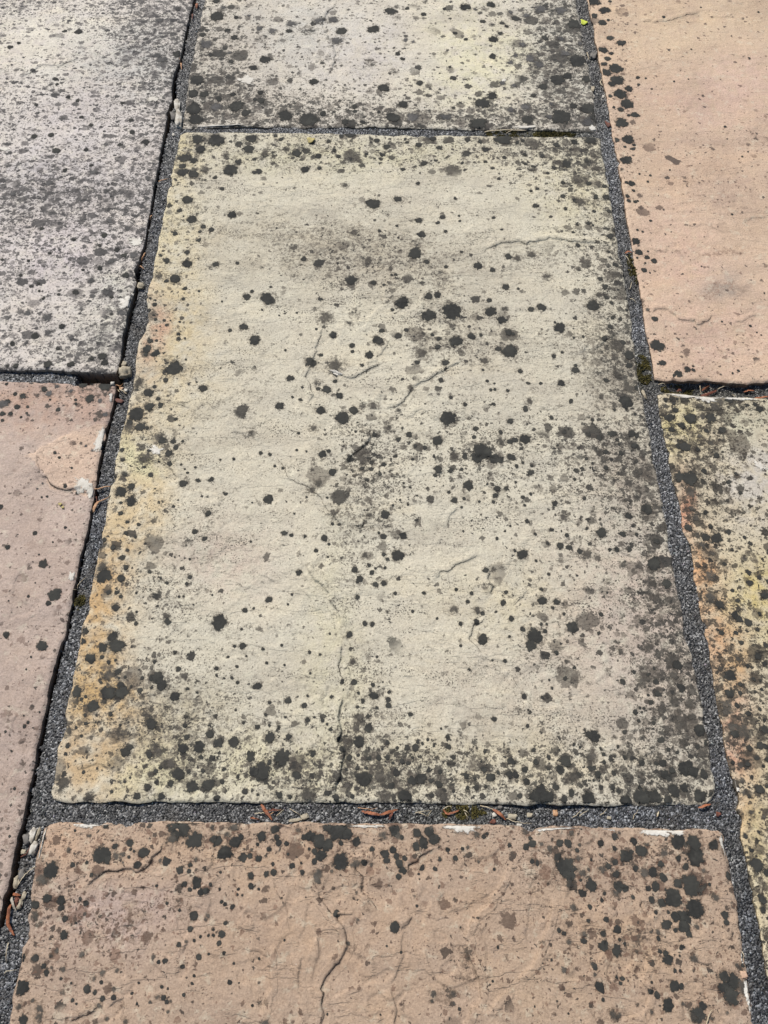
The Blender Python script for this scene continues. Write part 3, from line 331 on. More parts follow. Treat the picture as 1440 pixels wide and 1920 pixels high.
# ridges of the riven surface: tile, D (step in shade) or B (step facing the sun), height in mm, points
RIDGES = """480,400 D 2.2 1260,240 1320,205 1440,170 1510,180 1590,165 1660,155 1740,165 1820,178 1910,172 1985,185
480,400 D 1.5 395,610 375,680 350,770 325,860 295,930 295,970 325,1020 310,1050 285,1090
480,400 B 1.4 570,390 548,470 552,535
480,400 B 1.2 725,340 718,430 690,520 650,565 610,640 560,670
480,400 D 2.0 385,920 440,870 490,915 560,925 620,890 720,840
480,400 D 1.0 600,860 670,840 720,770 760,710
480,400 D 1.8 700,1110 740,1125 820,1070 870,1010 920,960 990,930 1060,910 1110,860 1200,825
480,400 D 0.9 830,1170 930,1090 990,1140 1040,1170
480,400 D 0.8 550,1010 610,1070 700,1110
480,400 D 1.0 900,575 960,570 1000,590
480,400 B 1.0 455,620 465,680 455,740
480,800 D 2.0 650,10 620,90 570,125 520,165 490,215
480,800 D 1.0 575,310 630,345 700,390 745,440 745,470
480,800 D 1.2 100,150 180,230 240,300 300,340 350,365 385,415 420,470 500,570 530,630 550,690
480,800 D 1.2 1150,460 1090,510 1070,570
480,800 D 1.6 1000,850 1030,830 1090,800 1140,755 1200,740 1265,730
480,800 D 2.2 1320,780 1330,850 1355,890 1330,950
480,800 B 1.0 1320,775 1400,780 1440,790
480,800 B 2.4 270,760 310,830 380,900 430,980 460,1040 470,1130
480,800 D 1.0 235,910 290,970 350,1060
480,800 D 0.8 20,830 70,850 120,880
480,800 D 1.5 1290,1080 1230,1110 1215,1190 1215,1210 1260,1270 1320,1310
480,800 D 2.4 602,530 600,570 590,580
480,800 D 1.6 1210,160 1260,165 1330,170 1380,180
480,1200 B 1.4 1320,110 1440,195
960,1200 D 1.0 5,205 25,250 50,300
960,1200 B 2.0 50,330 100,345 150,395 190,405 240,380 265,370
960,1200 B 1.4 310,420 380,490 460,570 530,580 600,600
960,1200 D 0.9 680,610 740,630 830,610
960,800 D 1.0 230,390 290,430 330,540 380,575 470,640
960,800 D 1.0 520,670 600,690 680,730 730,760
960,800 B 1.0 310,455 400,455
960,800 D 1.0 0,1020 60,960 95,910
480,1200 D 3.4 490,300 455,350 460,440 462,560 480,650 470,760 455,850 445,905
480,1200 D 1.6 490,20 475,130 490,260
480,1200 D 0.7 515,100 520,280 525,380
480,1200 D 0.8 60,180 120,250 160,350 155,385
480,1200 D 0.8 70,440 160,530
480,1200 D 0.7 400,270 370,340 350,345
480,1200 D 0.8 310,590 380,650 390,700
0,1200 D 1.1 560,440 600,510 640,555 700,550
0,1200 D 1.0 450,710 520,680 560,690 600,730
0,1200 B 1.1 700,380 760,450 830,550
0,1200 D 0.8 450,400 470,470
0,800 D 1.4 780,165 860,190 930,225 980,270 1010,300
0,800 B 1.3 860,280 880,330 930,360
0,800 B 1.0 1050,345 1190,375 1275,420
0,800 D 1.0 1290,20 1400,55 1440,80
0,400 D 0.8 930,790 970,830 1040,870 1110,950
0,400 D 1.2 940,1060 1010,1080 1110,1130
0,0 D 0.8 1130,970 1140,1060 1200,1120
960,400 D 0.8 365,800 440,745
960,400 D 1.2 450,780 530,735 610,660
960,400 D 0.7 200,80 270,100 295,140
480,0 D 2.0 460,0 400,80 375,140 385,185 410,240 440,310 430,370 385,440
480,0 B 1.0 355,215 345,280 310,345
960,0 D 1.6 715,125 760,122 820,130 930,105 1000,80 1080,70
960,0 D 0.9 1100,90 1250,100
960,400 D 1.0 770,185 820,210 880,220
960,400 D 1.7 780,590 800,550 850,542 900,580 960,605 1010,620 1050,642 1090,610 1130,570
960,400 D 1.0 1260,615 1310,610 1340,580 1390,572
960,400 B 0.9 930,245 1000,290 1110,315
960,400 D 0.7 930,60 1000,70 1090,75 1150,105 1250,105
960,400 D 0.9 1305,40 1380,25 1440,10
0,0 D 1.6 100,450 180,410 260,370 330,372 400,352 470,330
0,400 D 1.2 0,790 40,750 80,735
0,800 D 2.6 225,265 265,290 270,340 310,365 370,365 430,362 490,385 520,400
0,800 B 1.6 150,165 190,170 200,220 225,265
0,800 B 1.2 150,165 280,100 420,30
0,800 D 0.5 245,460 215,530 225,585
0,800 B 0.5 265,585 285,540 245,460
0,800 B 0.9 40,1080 130,1070 200,1030 260,970
0,800 D 0.7 145,790 180,765 225,770
0,800 D 0.6 60,940 90,870 140,800
0,1200 D 0.6 40,540 100,460 90,420 40,410
0,1200 B 0.6 0,580 60,590 90,680 60,800 10,870
0,400 D 1.0 540,1180 640,1120
0,1520 D 2.3 480,440 540,385 620,360 690,372 770,375 820,310 870,260 910,200 950,170
0,1520 D 1.0 680,665 780,665
0,1520 D 1.4 400,1190 430,1150 510,1150 545,1090
0,1520 D 1.3 600,1110 640,1085 710,1078
0,1520 D 0.9 990,580 1020,650 1030,740 1020,810
0,1520 D 1.2 1340,645 1390,660 1440,690
480,1520 D 2.4 330,410 345,480 390,555 440,580 490,650 505,720 490,790 440,860 400,920 365,1010 355,1100 365,1200 380,1300
480,1520 D 1.9 535,250 580,300 605,370 620,430 660,500 690,565
480,1520 D 2.3 1000,200 940,240 920,280 860,330 850,350
480,1520 B 1.4 860,380 865,450 890,520 895,590
480,1520 D 1.4 895,590 860,640 810,660
480,1520 D 1.0 820,680 815,780 820,860 790,930 750,970
480,1520 D 1.5 770,1000 775,1070 800,1130 800,1200 790,1300
480,1520 B 2.4 1440,270 1420,400 1370,470 1290,520 1240,590 1210,650 1215,740 1250,830 1265,920 1250,1040 1200,1120 1160,1200 1140,1280
480,1520 B 1.8 1440,980 1350,1060 1295,1160
480,1520 D 0.9 75,370 110,480 150,560 200,640 220,720 245,800
480,1520 B 1.4 200,800 205,900 240,1000 260,1100 260,1200
480,1520 D 1.2 260,820 245,900 250,1000
480,1520 B 2.0 50,750 75,860 75,1000 60,1110 30,1170
480,1520 D 1.5 140,80 210,105
480,1520 B 1.2 530,240 600,245 650,220
480,1520 D 0.8 340,700 355,760 350,830
480,1520 D 0.8 960,750 990,860 1015,980
960,1520 B 1.9 230,480 210,580 170,700 100,860 0,980
960,1520 B 1.5 740,760 740,900 750,1000 740,1120 560,1190
960,1520 D 1.5 720,490 725,560 765,610 800,615
960,1520 B 1.0 550,510 600,560
960,1520 D 1.3 990,820 1050,870 1110,880
960,1520 D 0.9 1090,960 1090,1030
960,1520 B 1.1 370,580 390,660"""


def dense(pts, step):
    """resample a world polyline at about `step`"""
    pts = np.asarray(pts, float)
    seg = np.hypot(*np.diff(pts, axis=0).T)
    s = np.concatenate([[0], np.cumsum(seg)])
    n = max(2, int(s[-1] / step) + 1)
    t = np.linspace(0, s[-1], n)
    return np.stack([np.interp(t, s, pts[:, 0]), np.interp(t, s, pts[:, 1])], -1)


def seg_dist(x, y, poly):
    """distance to a polyline, nearest segment's signed side and arclength (0..1)"""
    best = np.full(x.shape, 1e9)
    side = np.zeros(x.shape)
    arc = np.zeros(x.shape)
    seg = np.hypot(*np.diff(poly, axis=0).T)
    cum = np.concatenate([[0], np.cumsum(seg)])
    for i in range(len(poly) - 1):
        ax, ay = poly[i]
        bx, by = poly[i + 1] - poly[i]
        L = seg[i]
        if L < 1e-9:
            continue
        t = np.clip(((x - ax) * bx + (y - ay) * by) / (L * L), 0, 1)
        dx, dy = x - ax - t * bx, y - ay - t * by
        d = np.hypot(dx, dy)
        m = d < best
        best = np.where(m, d, best)
        side = np.where(m, np.sign(bx * dy - by * dx), side)
        arc = np.where(m, (cum[i] + t * L) / cum[-1], arc)
    return best, side, arc


def inside(x, y, poly):
    c = np.zeros(np.shape(x), bool)
    n = len(poly)
    for i in range(n):
        x1, y1 = poly[i]
        x2, y2 = poly[(i + 1) % n]
        if y1 == y2:
            continue
        m = ((y1 > y) != (y2 > y)) & (x < (x2 - x1) * (y - y1) / (y2 - y1) + x1)
        c ^= m
    return c


class Slab:
    pass


SL = {}
for k, e in SLABS.items():
    s = Slab()
    s.name = k
    s.e = {q: at(*np.array(e[q]).T) for q in e}
    s.poly = np.concatenate([s.e['left'][:-1], s.e['bottom'][:-1], s.e['right'][::-1][:-1], s.e['top'][::-1][:-1]])
    s.ring = np.vstack([s.poly, s.poly[:1]])
    s.seed = list(SLABS).index(k) + 1
    s.ridges = []
    s.z = ZOFF[k]
    SL[k] = s

SUN2 = np.array([tosun.x, tosun.y])
SUN2 = SUN2 / np.linalg.norm(SUN2)
for line in RIDGES.splitlines():
    w = line.split()
    ox, oy = (float(v) for v in w[0].split(','))
    pts = np.array([[float(v) for v in q.split(',')] for q in w[3:]])
    wp = at(ox + pts[:, 0] / 3, oy + pts[:, 1] / 3)
    wp = dense(wp, .006)
    jit = np.cumsum(RNG.normal(0, .0012, wp.shape), 0)
    jit -= np.linspace(0, 1, len(wp))[:, None] * jit[-1]
    wp = wp + jit + RNG.normal(0, .0011, wp.shape)
    mid = wp[len(wp) // 2]
    for s in SL.values():
        if inside(mid[0], mid[1], s.poly):
            d = wp[-1] - wp[0]
            leftn = np.array([-d[1], d[0]])
            hi = np.sign(leftn @ SUN2) or 1.0          # the left-hand side lies towards the sun
            if w[1] == 'B':
                hi = -hi
            s.ridges.append((wp, hi, float(w[2]) * .001, w[1]))


def relief(s, x, y):
    """height of the riven stone and the dark lines along its D steps"""
    sd_ = s.seed
    wx = x + .012 * vnoise(x, y, 18, sd_ + 30)
    wy = y + .012 * vnoise(x, y, 18, sd_ + 31)
    h = .0014 * vnoise(x, y, 4.0, sd_) + .0015 * vnoise(wx, wy, 13, sd_ + 1) + .00035 * vnoise(wx, wy, 45, sd_ + 2) + .00016 * vnoise(x, y, 120, sd_ + 3) + .00010 * vnoise(x, y, 240, sd_ + 4)
    # thin layers ending in small irregular steps
    lay = vnoise(wx * .9 + wy * .25, wy * .6, 11 if s.name != 'bottom' else 9, sd_ + 5) * 2.2 + .5 * vnoise(wx, wy, 60, sd_ + 6)
    fr = lay - np.floor(lay)
    amp = {'bottom': .0017, 'upper_right': .0007, 'lower_left': .0006}.get(s.name, .0010)
    h = h + amp * (np.floor(lay) + sstep(.46, .54, fr)) * .6
    near = np.full(x.shape, .006)
    sdf, amp_b, amp_d = np.full(x.shape, .006), np.zeros_like(x), np.zeros_like(x)
    for wp, hi, A, kind in s.ridges:
        W = .028
        m = (x > wp[:, 0].min() - W * 3) & (x < wp[:, 0].max() + W * 3) & (y > wp[:, 1].min() - W * 3) & (y < wp[:, 1].max() + W * 3)
        if not m.any():
            continue
        d, sgn, arc = seg_dist(x[m], y[m], wp)
        tap = sstep(0, .16, arc) * sstep(0, .16, 1 - arc)
        tap = np.maximum(tap, .0)
        sg = d * sgn * hi
        endfade = np.where((arc <= 0) | (arc >= 1), np.exp(-d / .004), 1)
        h[m] += A * .6 * np.tanh(sg / .0007) * np.exp(-d / W) * tap * endfade
        if kind == 'D':
            h[m] -= A * .10 * np.exp(-(d / .0014) ** 2) * tap
            pass
        q = d < near[m]
        mi = np.nonzero(m)[0][q]
        near[mi] = d[q]
        sdf[mi] = sg[q]
        tp = np.where((arc <= 0) | (arc >= 1), np.exp(-d / .002), 1)[q] * np.clip(tap[q] + .15, 0, 1)
        amp_b[mi] = np.clip(A / .0025, .2, 1) * tp
        amp_d[mi] = (np.clip(A / .0020, .3, 1) if kind == 'D' else 0) * tp  # strength of the dark colour line, on D steps only
    return h, (np.clip(sdf, -.006, .006), amp_b, amp_d)


def edge_drop(s, x, y, d):
    n = vnoise(x, y, 60, 41) * .5 + .5
    w = .0022 + .003 * n
    a = .0008 + .0016 * n
    return -a * np.clip(1 - d / w, 0, 1) ** 2


def height(s, x, y, d):
    h, c = relief(s, x, y)
    return s.z + h + edge_drop(s, x, y, d), c


def gauss_sum(px, py, lst):
    v = np.zeros_like(px)
    for gx, gy, rx, ry, a in lst:
        v += a * np.exp(-(((px - gx) / rx) ** 2 + ((py - gy) / ry) ** 2) * .8)
    return v


# ------------------------------------------------------------------ mesh helpers
def mesh_np(name, co, faces, mat, smooth=True):
    """faces: (n, 3 or 4) int array, or list of such arrays"""
    me = bpy.data.meshes.new(name)
    fl = faces if isinstance(faces, list) else [faces]
    fl = [np.asarray(f, np.int32) for f in fl if len(f)]
    loops = np.concatenate([f.ravel() for f in fl])
    tot = np.concatenate([np.full(len(f), f.shape[1], np.int32) for f in fl])
    me.vertices.add(len(co))
    me.vertices.foreach_set("co", np.asarray(co, np.float32).ravel())
    me.loops.add(len(loops))
    me.loops.foreach_set("vertex_index", loops)
    me.polygons.add(len(tot))
    me.polygons.foreach_set("loop_start", np.concatenate([[0], np.cumsum(tot)[:-1]]).astype(np.int32))
    me.polygons.foreach_set("loop_total", tot)
    me.update(calc_edges=True)
    me.polygons.foreach_set("use_smooth", np.full(len(tot), smooth, bool))
    if mat:
        me.materials.append(mat)
    me.validate()
    return me


def vcol(me, name, rgba):
    a = me.attributes.new(name, 'FLOAT_COLOR', 'POINT')
    a.data.foreach_set("color", np.asarray(rgba, np.float32).ravel())


def obj(name, me, parent=None, loc=(0, 0, 0)):
    o = bpy.data.objects.new(name, me)
    COL.objects.link(o)
    o.location = loc
    if parent is not None:
        o.parent = parent
    return o


# ------------------------------------------------------------------ materials
class NT:
    def __init__(self, name):
        self.m = bpy.data.materials.new(name)
        self.m.use_nodes = True
        self.t = self.m.node_tree
        self.b = self.t.nodes["Principled BSDF"]

    def n(self, typ, **kw):
        nd = self.t.nodes.new(typ)
        for k, v in kw.items():
            if k.startswith('i_'):
                key = k[2:]
                nd.inputs[int(key) if key.isdigit() else key].default_value = v
            else:
                setattr(nd, k, v)
        return nd

    def l(self, a, b):
        self.t.links.new(a, b)

    def math(self, op, a, b=None, clamp=False):
        nd = self.n("ShaderNodeMath", operation=op, use_clamp=clamp)
        for i, v in enumerate((a, b)):
            if v is None:
                continue
            if isinstance(v, (int, float)):
                nd.inputs[i].default_value = v
            else:
                self.l(v, nd.inputs[i])
        return nd.outputs[0]

    def mapr(self, v, a, b, c=0.0, d=1.0, smooth=True):
        nd = self.n("ShaderNodeMapRange", interpolation_type='SMOOTHSTEP' if smooth else 'LINEAR')
        for i, q in enumerate((v, a, b, c, d)):
            if isinstance(q, (int, float)):
                nd.inputs[i].default_value = q
            else:
                self.l(q, nd.inputs[i])
        return nd.outputs[0]

    def mix(self, f, a, b, blend='MIX'):
        nd = self.n("ShaderNodeMix", data_type='RGBA', blend_type=blend)
        for i, q in ((0, f), (6, a), (7, b)):
            if isinstance(q, (int, float)):
                nd.inputs[i].default_value = q
            elif isinstance(q, (tuple, list, np.ndarray)):
                nd.inputs[i].default_value = (*[float(v) for v in q[:3]], 1)
            else:
                self.l(q, nd.inputs[i])
        return nd.outputs[2]

    def noise(self, vec, scale, detail=3, rough=.55, dist=0.0):
        nd = self.n("ShaderNodeTexNoise")
        nd.inputs["Scale"].default_value = scale
        nd.inputs["Detail"].default_value = detail
        nd.inputs["Roughness"].default_value = rough
        nd.inputs["Distortion"].default_value = dist
        self.l(vec, nd.inputs["Vector"])
        return nd


def stone_material(name, off, speck=((70, 68, 63), (104, 94, 84)), sizes=(38, 75, 150, 320), amt=(.55, .8, 1.0, 1.0), filmcol=(96, 88, 78), stretch=1.0, streak=-20, pepper=.5, layer=.0006):
    g = NT(name)
    tc = g.n("ShaderNodeTexCoord")
    mp = g.n("ShaderNodeMapping")
    mp.inputs["Location"].default_value = (off * 3.17, off * 1.93, 0)
    g.l(tc.outputs["Object"], mp.inputs[0])
    v3 = mp.outputs[0]
    # flat coordinates: the pattern lies in the slab's plane
    fl = g.n("ShaderNodeVectorMath", operation='MULTIPLY')
    fl.inputs[1].default_value = (1, 1, .3)
    g.l(v3, fl.inputs[0])
    v = fl.outputs[0]
    wn_ = g.noise(v, 210, 3, .6)
    wv = g.n("ShaderNodeVectorMath", operation='SUBTRACT')
    g.l(wn_.outputs["Color"], wv.inputs[0])
    wv.inputs[1].default_value = (.5, .5, .5)
    ws = g.n("ShaderNodeVectorMath", operation='SCALE')
    g.l(wv.outputs[0], ws.inputs[0])
    ws.inputs["Scale"].default_value = .0075
    wa = g.n("ShaderNodeVectorMath", operation='ADD')
    g.l(v, wa.inputs[0])
    g.l(ws.outputs[0], wa.inputs[1])
    vw = wa.outputs[0]
    ms = g.n("ShaderNodeMapping")
    ms.inputs["Rotation"].default_value = (0, 0, math.radians(-streak))
    ms.inputs["Scale"].default_value = (.32, 1, 1)
    g.l(v, ms.inputs[0])
    vst = ms.outputs[0]
    tint = g.n("ShaderNodeAttribute", attribute_name="tint")
    fld = g.n("ShaderNodeAttribute", attribute_name="fld")
    sep = g.n("ShaderNodeSeparateColor")
    g.l(fld.outputs["Color"], sep.inputs[0])
    dens, film = sep.outputs[0], sep.outputs[1]
    rdg = g.n("ShaderNodeAttribute", attribute_name="rdg")
    sr = g.n("ShaderNodeSeparateColor")
    g.l(rdg.outputs["Color"], sr.inputs[0])
    nr_ = g.noise(v, 330, 4, .65)
    nr2 = g.noise(v, 45, 3, .6)
    sdm = g.math('ADD', g.math('MULTIPLY', g.math('SUBTRACT', sr.outputs[0], .5), 12.0), g.math('MULTIPLY', g.math('SUBTRACT', nr_.outputs['Fac'], .5), 3.6))   # mm from the step
    c = tint.outputs["Color"]
    # mineral mottling
    n1 = g.noise(v, 26, 5, .62)
    c = g.mix(g.mapr(n1.outputs["Fac"], .3, .7, 0, .5), c, g.mix(1.0, c, (1.07, 1.04, .98), 'MULTIPLY'))
    n2 = g.noise(v, 9, 4, .6, .4)
    c = g.mix(g.mapr(n2.outputs["Fac"], .42, .66, 0, .55), c, g.mix(1.0, c, (.88, .86, .86), 'MULTIPLY'))
    nb_ = g.noise(vst, 24, 6, .66)
    c = g.mix(g.mapr(nb_.outputs["Fac"], .36, .50, .75, 0), c, g.mix(1.0, c, (.86, .855, .86), 'MULTIPLY'))
    c = g.mix(g.mapr(nb_.outputs["Fac"], .54, .66, 0, .7), c, g.mix(1.0, c, (1.07, 1.05, 1.01), 'MULTIPLY'))
    n3 = g.noise(v, 520, 4, .75)
    c = g.mix(g.mapr(n3.outputs["Fac"], .25, .75, 0, 1, False), g.mix(1.0, c, (.66, .65, .64), 'MULTIPLY'), g.mix(1.0, c, (1.22, 1.22, 1.22), 'MULTIPLY'))
    # pale crustose growth
    n4 = g.noise(vw, 75, 4, .65)
    c = g.mix(g.mapr(n4.outputs["Fac"], .56, .66, 0, .38), c, g.mix(.6, c, lin((228, 222, 196))))
    # gritty dirt film: fine grain, thresholded by the film field
    n5 = g.noise(vw, 230, 7, .80)
    n6 = g.noise(vst, 75, 5, .68)
    ff = g.math('ADD', film, g.math('MULTIPLY', g.math('SUBTRACT', n6.outputs["Fac"], .5), 1.15))
    lo = g.math('MAXIMUM', g.math('SUBTRACT', .665, g.math('MULTIPLY', ff, .32)), .475)
    fm = g.mapr(n5.outputs["Fac"], lo, g.math('ADD', lo, .06))
    c = g.mix(g.math('MULTIPLY', fm, .70), c, lin(filmcol))
    nbl = g.noise(vw, 95, 7, .72)
    blo = g.math('MAXIMUM', g.math('SUBTRACT', .735, g.math('ADD', g.math('MULTIPLY', ff, .16), g.math('MULTIPLY', dens, .19))), .505)
    blm = g.mapr(nbl.outputs["Fac"], blo, g.math('ADD', blo, .035))
    c = g.mix(g.math('MULTIPLY', blm, .85), c, lin(speck[0]))
    # pepper: the smallest dark specks, gathered in streaks
    npp = g.noise(v, 560, 2, .55)
    np2 = g.noise(vst, 38, 4, .65)
    pth = g.math('SUBTRACT', .735, g.math('ADD', g.math('MULTIPLY', g.math('SUBTRACT', np2.outputs["Fac"], .40), pepper), g.math('MULTIPLY', dens, .10)))
    pth = g.math('MAXIMUM', pth, .54)
    pm = g.mapr(npp.outputs["Fac"], pth, g.math('ADD', pth, .05), 0, .8)
    c = g.mix(pm, c, g.mix(.45, lin(speck[0]), lin(speck[1])))
    # bright mineral grains
    n9 = g.noise(v, 640, 3, .8)
    c = g.mix(g.mapr(n9.outputs["Fac"], .66, .74, 0, .55), c, lin((238, 234, 222)))
    veil = g.mapr(ff, .5, 1.3, 0, .10)
    c = g.mix(veil, c, lin(tuple(q * 1.12 for q in filmcol)))
    # specks of dark lichen, several sizes
    cover = None
    for i, (sc_, am) in enumerate(zip(sizes, amt)):
        vo = g.n("ShaderNodeTexVoronoi", feature='F1', voronoi_dimensions='2D')
        vo.inputs["Scale"].default_value = sc_
        vo.inputs["Randomness"].default_value = 1.0
        mp2 = g.n("ShaderNodeMapping")
        mp2.inputs["Location"].default_value = (i * .371, i * .613, 0)
        mp2.inputs["Scale"].default_value = (1, stretch, 1)
        g.l(vw, mp2.inputs[0])
        g.l(mp2.outputs[0], vo.inputs["Vector"])
        sc2 = g.n("ShaderNodeSeparateColor")
        g.l(vo.outputs["Color"], sc2.inputs[0])
        rad = g.math('ADD', .07, g.math('MULTIPLY', g.math('POWER', sc2.outputs[0], 1.6), .40))
        # patchy density
        nd = g.noise(v, sc_ * .28, 2, .5)
        dd = g.math('ADD', g.math('MULTIPLY', dens, am), g.math('MULTIPLY', g.math('SUBTRACT', nd.outputs["Fac"], .5), .5))
        pres = g.mapr(g.math('SUBTRACT', dd, sc2.outputs[1]), -.03, .03)
        n7 = g.noise(v, sc_ * 4.5, 4, .68)
        dist = g.math('ADD', vo.outputs["Distance"], g.math('MULTIPLY', g.math('SUBTRACT', n7.outputs["Fac"], .5), .62))
        body = g.mapr(dist, g.math('SUBTRACT', rad, .05), g.math('ADD', rad, .05), 1, 0)
        mk = g.math('MULTIPLY', body, pres)
        mk = g.math('MULTIPLY', mk, g.mapr(sc2.outputs[2], 0, 1, .55, .97, False))
        sc_col = g.mix(sc2.outputs[2], lin(speck[1]), lin(speck[0]))
        c = g.mix(mk, c, sc_col)
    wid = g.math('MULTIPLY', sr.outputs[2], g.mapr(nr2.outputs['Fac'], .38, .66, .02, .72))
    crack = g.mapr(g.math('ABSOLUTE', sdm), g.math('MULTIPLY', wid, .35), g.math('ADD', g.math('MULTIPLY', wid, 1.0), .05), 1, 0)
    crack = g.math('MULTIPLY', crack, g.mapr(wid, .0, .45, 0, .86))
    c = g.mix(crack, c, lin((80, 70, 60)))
    g.l(c, g.b.inputs["Base Color"])
    g.b.inputs["Roughness"].default_value = .86
    g.b.inputs["Specular IOR Level"].default_value = .28
    nb = g.noise(v, 420, 5, .72)
    nb2 = g.noise(v, 110, 4, .6)
    stp = g.math('MULTIPLY', g.mapr(sdm, -.7, .7, 0, .0010), sr.outputs[1])
    hgt = g.math('ADD', g.math('MULTIPLY', nb.outputs["Fac"], .0009), g.math('MULTIPLY', nb2.outputs["Fac"], .0018))
    nl = g.noise(vst, 16, 9, .60)
    t6 = g.math('MULTIPLY', nl.outputs["Fac"], 9.0)
    fr_ = g.math('FRACT', t6)
    lay_ = g.math('ADD', g.math('FLOOR', t6), g.mapr(fr_, .43, .57))
    hgt = g.math('ADD', hgt, g.math('MULTIPLY', lay_, layer))
    hgt = g.math('ADD', hgt, stp)
    bp = g.n("ShaderNodeBump")
    bp.inputs["Strength"].default_value = .7
    bp.inputs["Distance"].default_value = 1.0
    g.l(hgt, bp.inputs["Height"])
    g.l(bp.outputs[0], g.b.inputs["Normal"])
    return g.m


def lichen_material(name, c1, c2, c3, lo, hi, mottle=.6, amax=1.0):
    """crust whose thin rim breaks up into crumbs"""
    g = NT(name)
    tc = g.n("ShaderNodeTexCoord")
    oi = g.n("ShaderNodeObjectInfo")
    ad = g.n("ShaderNodeVectorMath", operation='ADD')
    g.l(tc.outputs["Object"], ad.inputs[0])
    g.l(oi.outputs["Location"], ad.inputs[1])
    v = ad.outputs[0]
    rim = g.n("ShaderNodeAttribute", attribute_name="rim")
    n1 = g.noise(v, 260, 5, .7)
    n2 = g.noise(v, 900, 3, .7)
    n3 = g.noise(v, 70, 3, .6)
    c = g.mix(g.mapr(n1.outputs["Fac"], .3, .7), lin(c1), lin(c2))
    c = g.mix(g.mapr(n3.outputs["Fac"], .45, .7, 0, mottle), c, lin(c3))
    c = g.mix(g.mapr(n2.outputs["Fac"], .66, .78, 0, .5), c, lin(tuple(q * 1.35 for q in c3)))
    c = g.mix(g.mapr(oi.outputs["Random"], 0, 1, 0, .4, False), c, lin(c3))
    g.l(c, g.b.inputs["Base Color"])
    g.b.inputs["Roughness"].default_value = .9
    g.b.inputs["Specular IOR Level"].default_value = .2
    e = g.math('ADD', rim.outputs["Fac"], g.math('MULTIPLY', g.math('SUBTRACT', n1.outputs["Fac"], .5), 1.3))
    e = g.math('ADD', e, g.math('MULTIPLY', g.math('SUBTRACT', n2.outputs["Fac"], .5), .8))
    n4 = g.noise(v, 130, 3, .6)
    e = g.math('ADD', e, g.math('MULTIPLY', g.math('SUBTRACT', n4.outputs["Fac"], .5), .9))
    a = g.mapr(e, lo, hi, amax, 0)
    g.l(a, g.b.inputs["Alpha"])
    bp = g.n("ShaderNodeBump")
    bp.inputs["Strength"].default_value = .5
    bp.inputs["Distance"].default_value = .0012
    g.l(n1.outputs["Fac"], bp.inputs["Height"])
    g.l(bp.outputs[0], g.b.inputs["Normal"])
    return g.m


M_DARK = lichen_material("black_lichen", (46, 46, 44), (58, 57, 54), (76, 75, 69), .50, .92, .55)
M_MID = lichen_material("brown_lichen", (68, 65, 60), (88, 83, 76), (110, 104, 95), .04, .74, .7, .8)
M_GREY = lichen_material("grey_lichen", (70, 69, 68), (92, 90, 88), (114, 111, 108), .10, .80, .6, .9)
M_SMEAR = lichen_material("lime_smear", (232, 227, 216), (216, 209, 196), (188, 178, 162), .32, .85, .4)

ST_MAT = {
    'upper_left': stone_material("lilac_sandstone", 1, ((62, 61, 60), (106, 100, 97)), (46, 85, 140, 250), (.35, .8, 1.0, 1.05), (124, 117, 112), 1.3, 25, .6, .0003),
    'lower_left': stone_material("pink_brown_sandstone", 2, ((76, 70, 64), (120, 98, 86)), (40, 80, 160, 330), (.3, .7, 1.1, 1.2), (140, 118, 104), 1.0, 80, .35, .0003),
    'top': stone_material("cream_grey_sandstone", 3, ((58, 57, 53), (96, 88, 80)), (34, 70, 140, 300)),
    'centre': stone_material("cream_sandstone", 4, ((52, 51, 48), (90, 82, 73)), (36, 76, 150, 320), streak=-22, pepper=.78),
    'upper_right': stone_material("peach_sandstone", 5, ((80, 72, 66), (130, 104, 88)), (40, 90, 180, 340), (.3, .6, 1, 1.1), (150, 124, 106), 1.0, 8, .42, .00035),
    'lower_right': stone_material("buff_sandstone", 6, ((50, 48, 44), (78, 69, 59)), (38, 72, 130, 290), (.55, .85, 1, 1), (92, 82, 68), 1.0, -55, .6),
    'bottom': stone_material("tan_sandstone", 7, ((70, 64, 57), (116, 86, 70)), (38, 80, 170, 340), (.25, .6, 1.1, 1.25), (116, 98, 82), 1.0, 75, .5, .0009),
}

# ------------------------------------------------------------------ the patio and its slabs
patio = bpy.data.objects.new("patio", None)
COL.objects.link(patio)
patio["kind"] = "structure"
patio["label"] = "patio of large riven sandstone slabs with dark gritty mortar joints"

# spots by slab
SPOTS = {k: [] for k in SL}
for (ox, oy), txt in TILES.items():
    for w in txt.split():
        a, b, r = w.split(',')
        tone = 'd'
        if r[-1] in 'mf':
            tone, r = r[-1], r[:-1]
        px, py, r = ox + float(a) / 3, oy + float(b) / 3, float(r) / 3
        q = at(px, py)
        for k, s in SL.items():
            if inside(q[0], q[1], s.poly):
                # skip a spot traced twice where two tiles overlap
                if any(abs(px - o[0]) < 2.5 and abs(py - o[1]) < 2.5 for o in SPOTS[k]):
                    break
                SPOTS[k].append((px, py, r, tone))
                break


def coons_axis(L, foot, vis):
    """parameter samples: fine where the photograph looks, coarse beyond, extra ones at both edges"""
    ts, t = [0.0], 0.0
    for e_ in (.0008, .0018, .003, .0048):
        ts.append(e_ / L)
    t = ts[-1]
    n = len(foot)
    while True:
        i = min(n - 1, int(t * (n - 1)))
        st = foot[i] if vis[i] else min(.02, foot[i] * 8)
        t += st / L
        if t > 1 - .0055 / L:
            break
        ts.append(t)
    for e_ in (.0048, .003, .0018, .0008, 0):
        ts.append(1 - e_ / L)
    return np.array(ts)


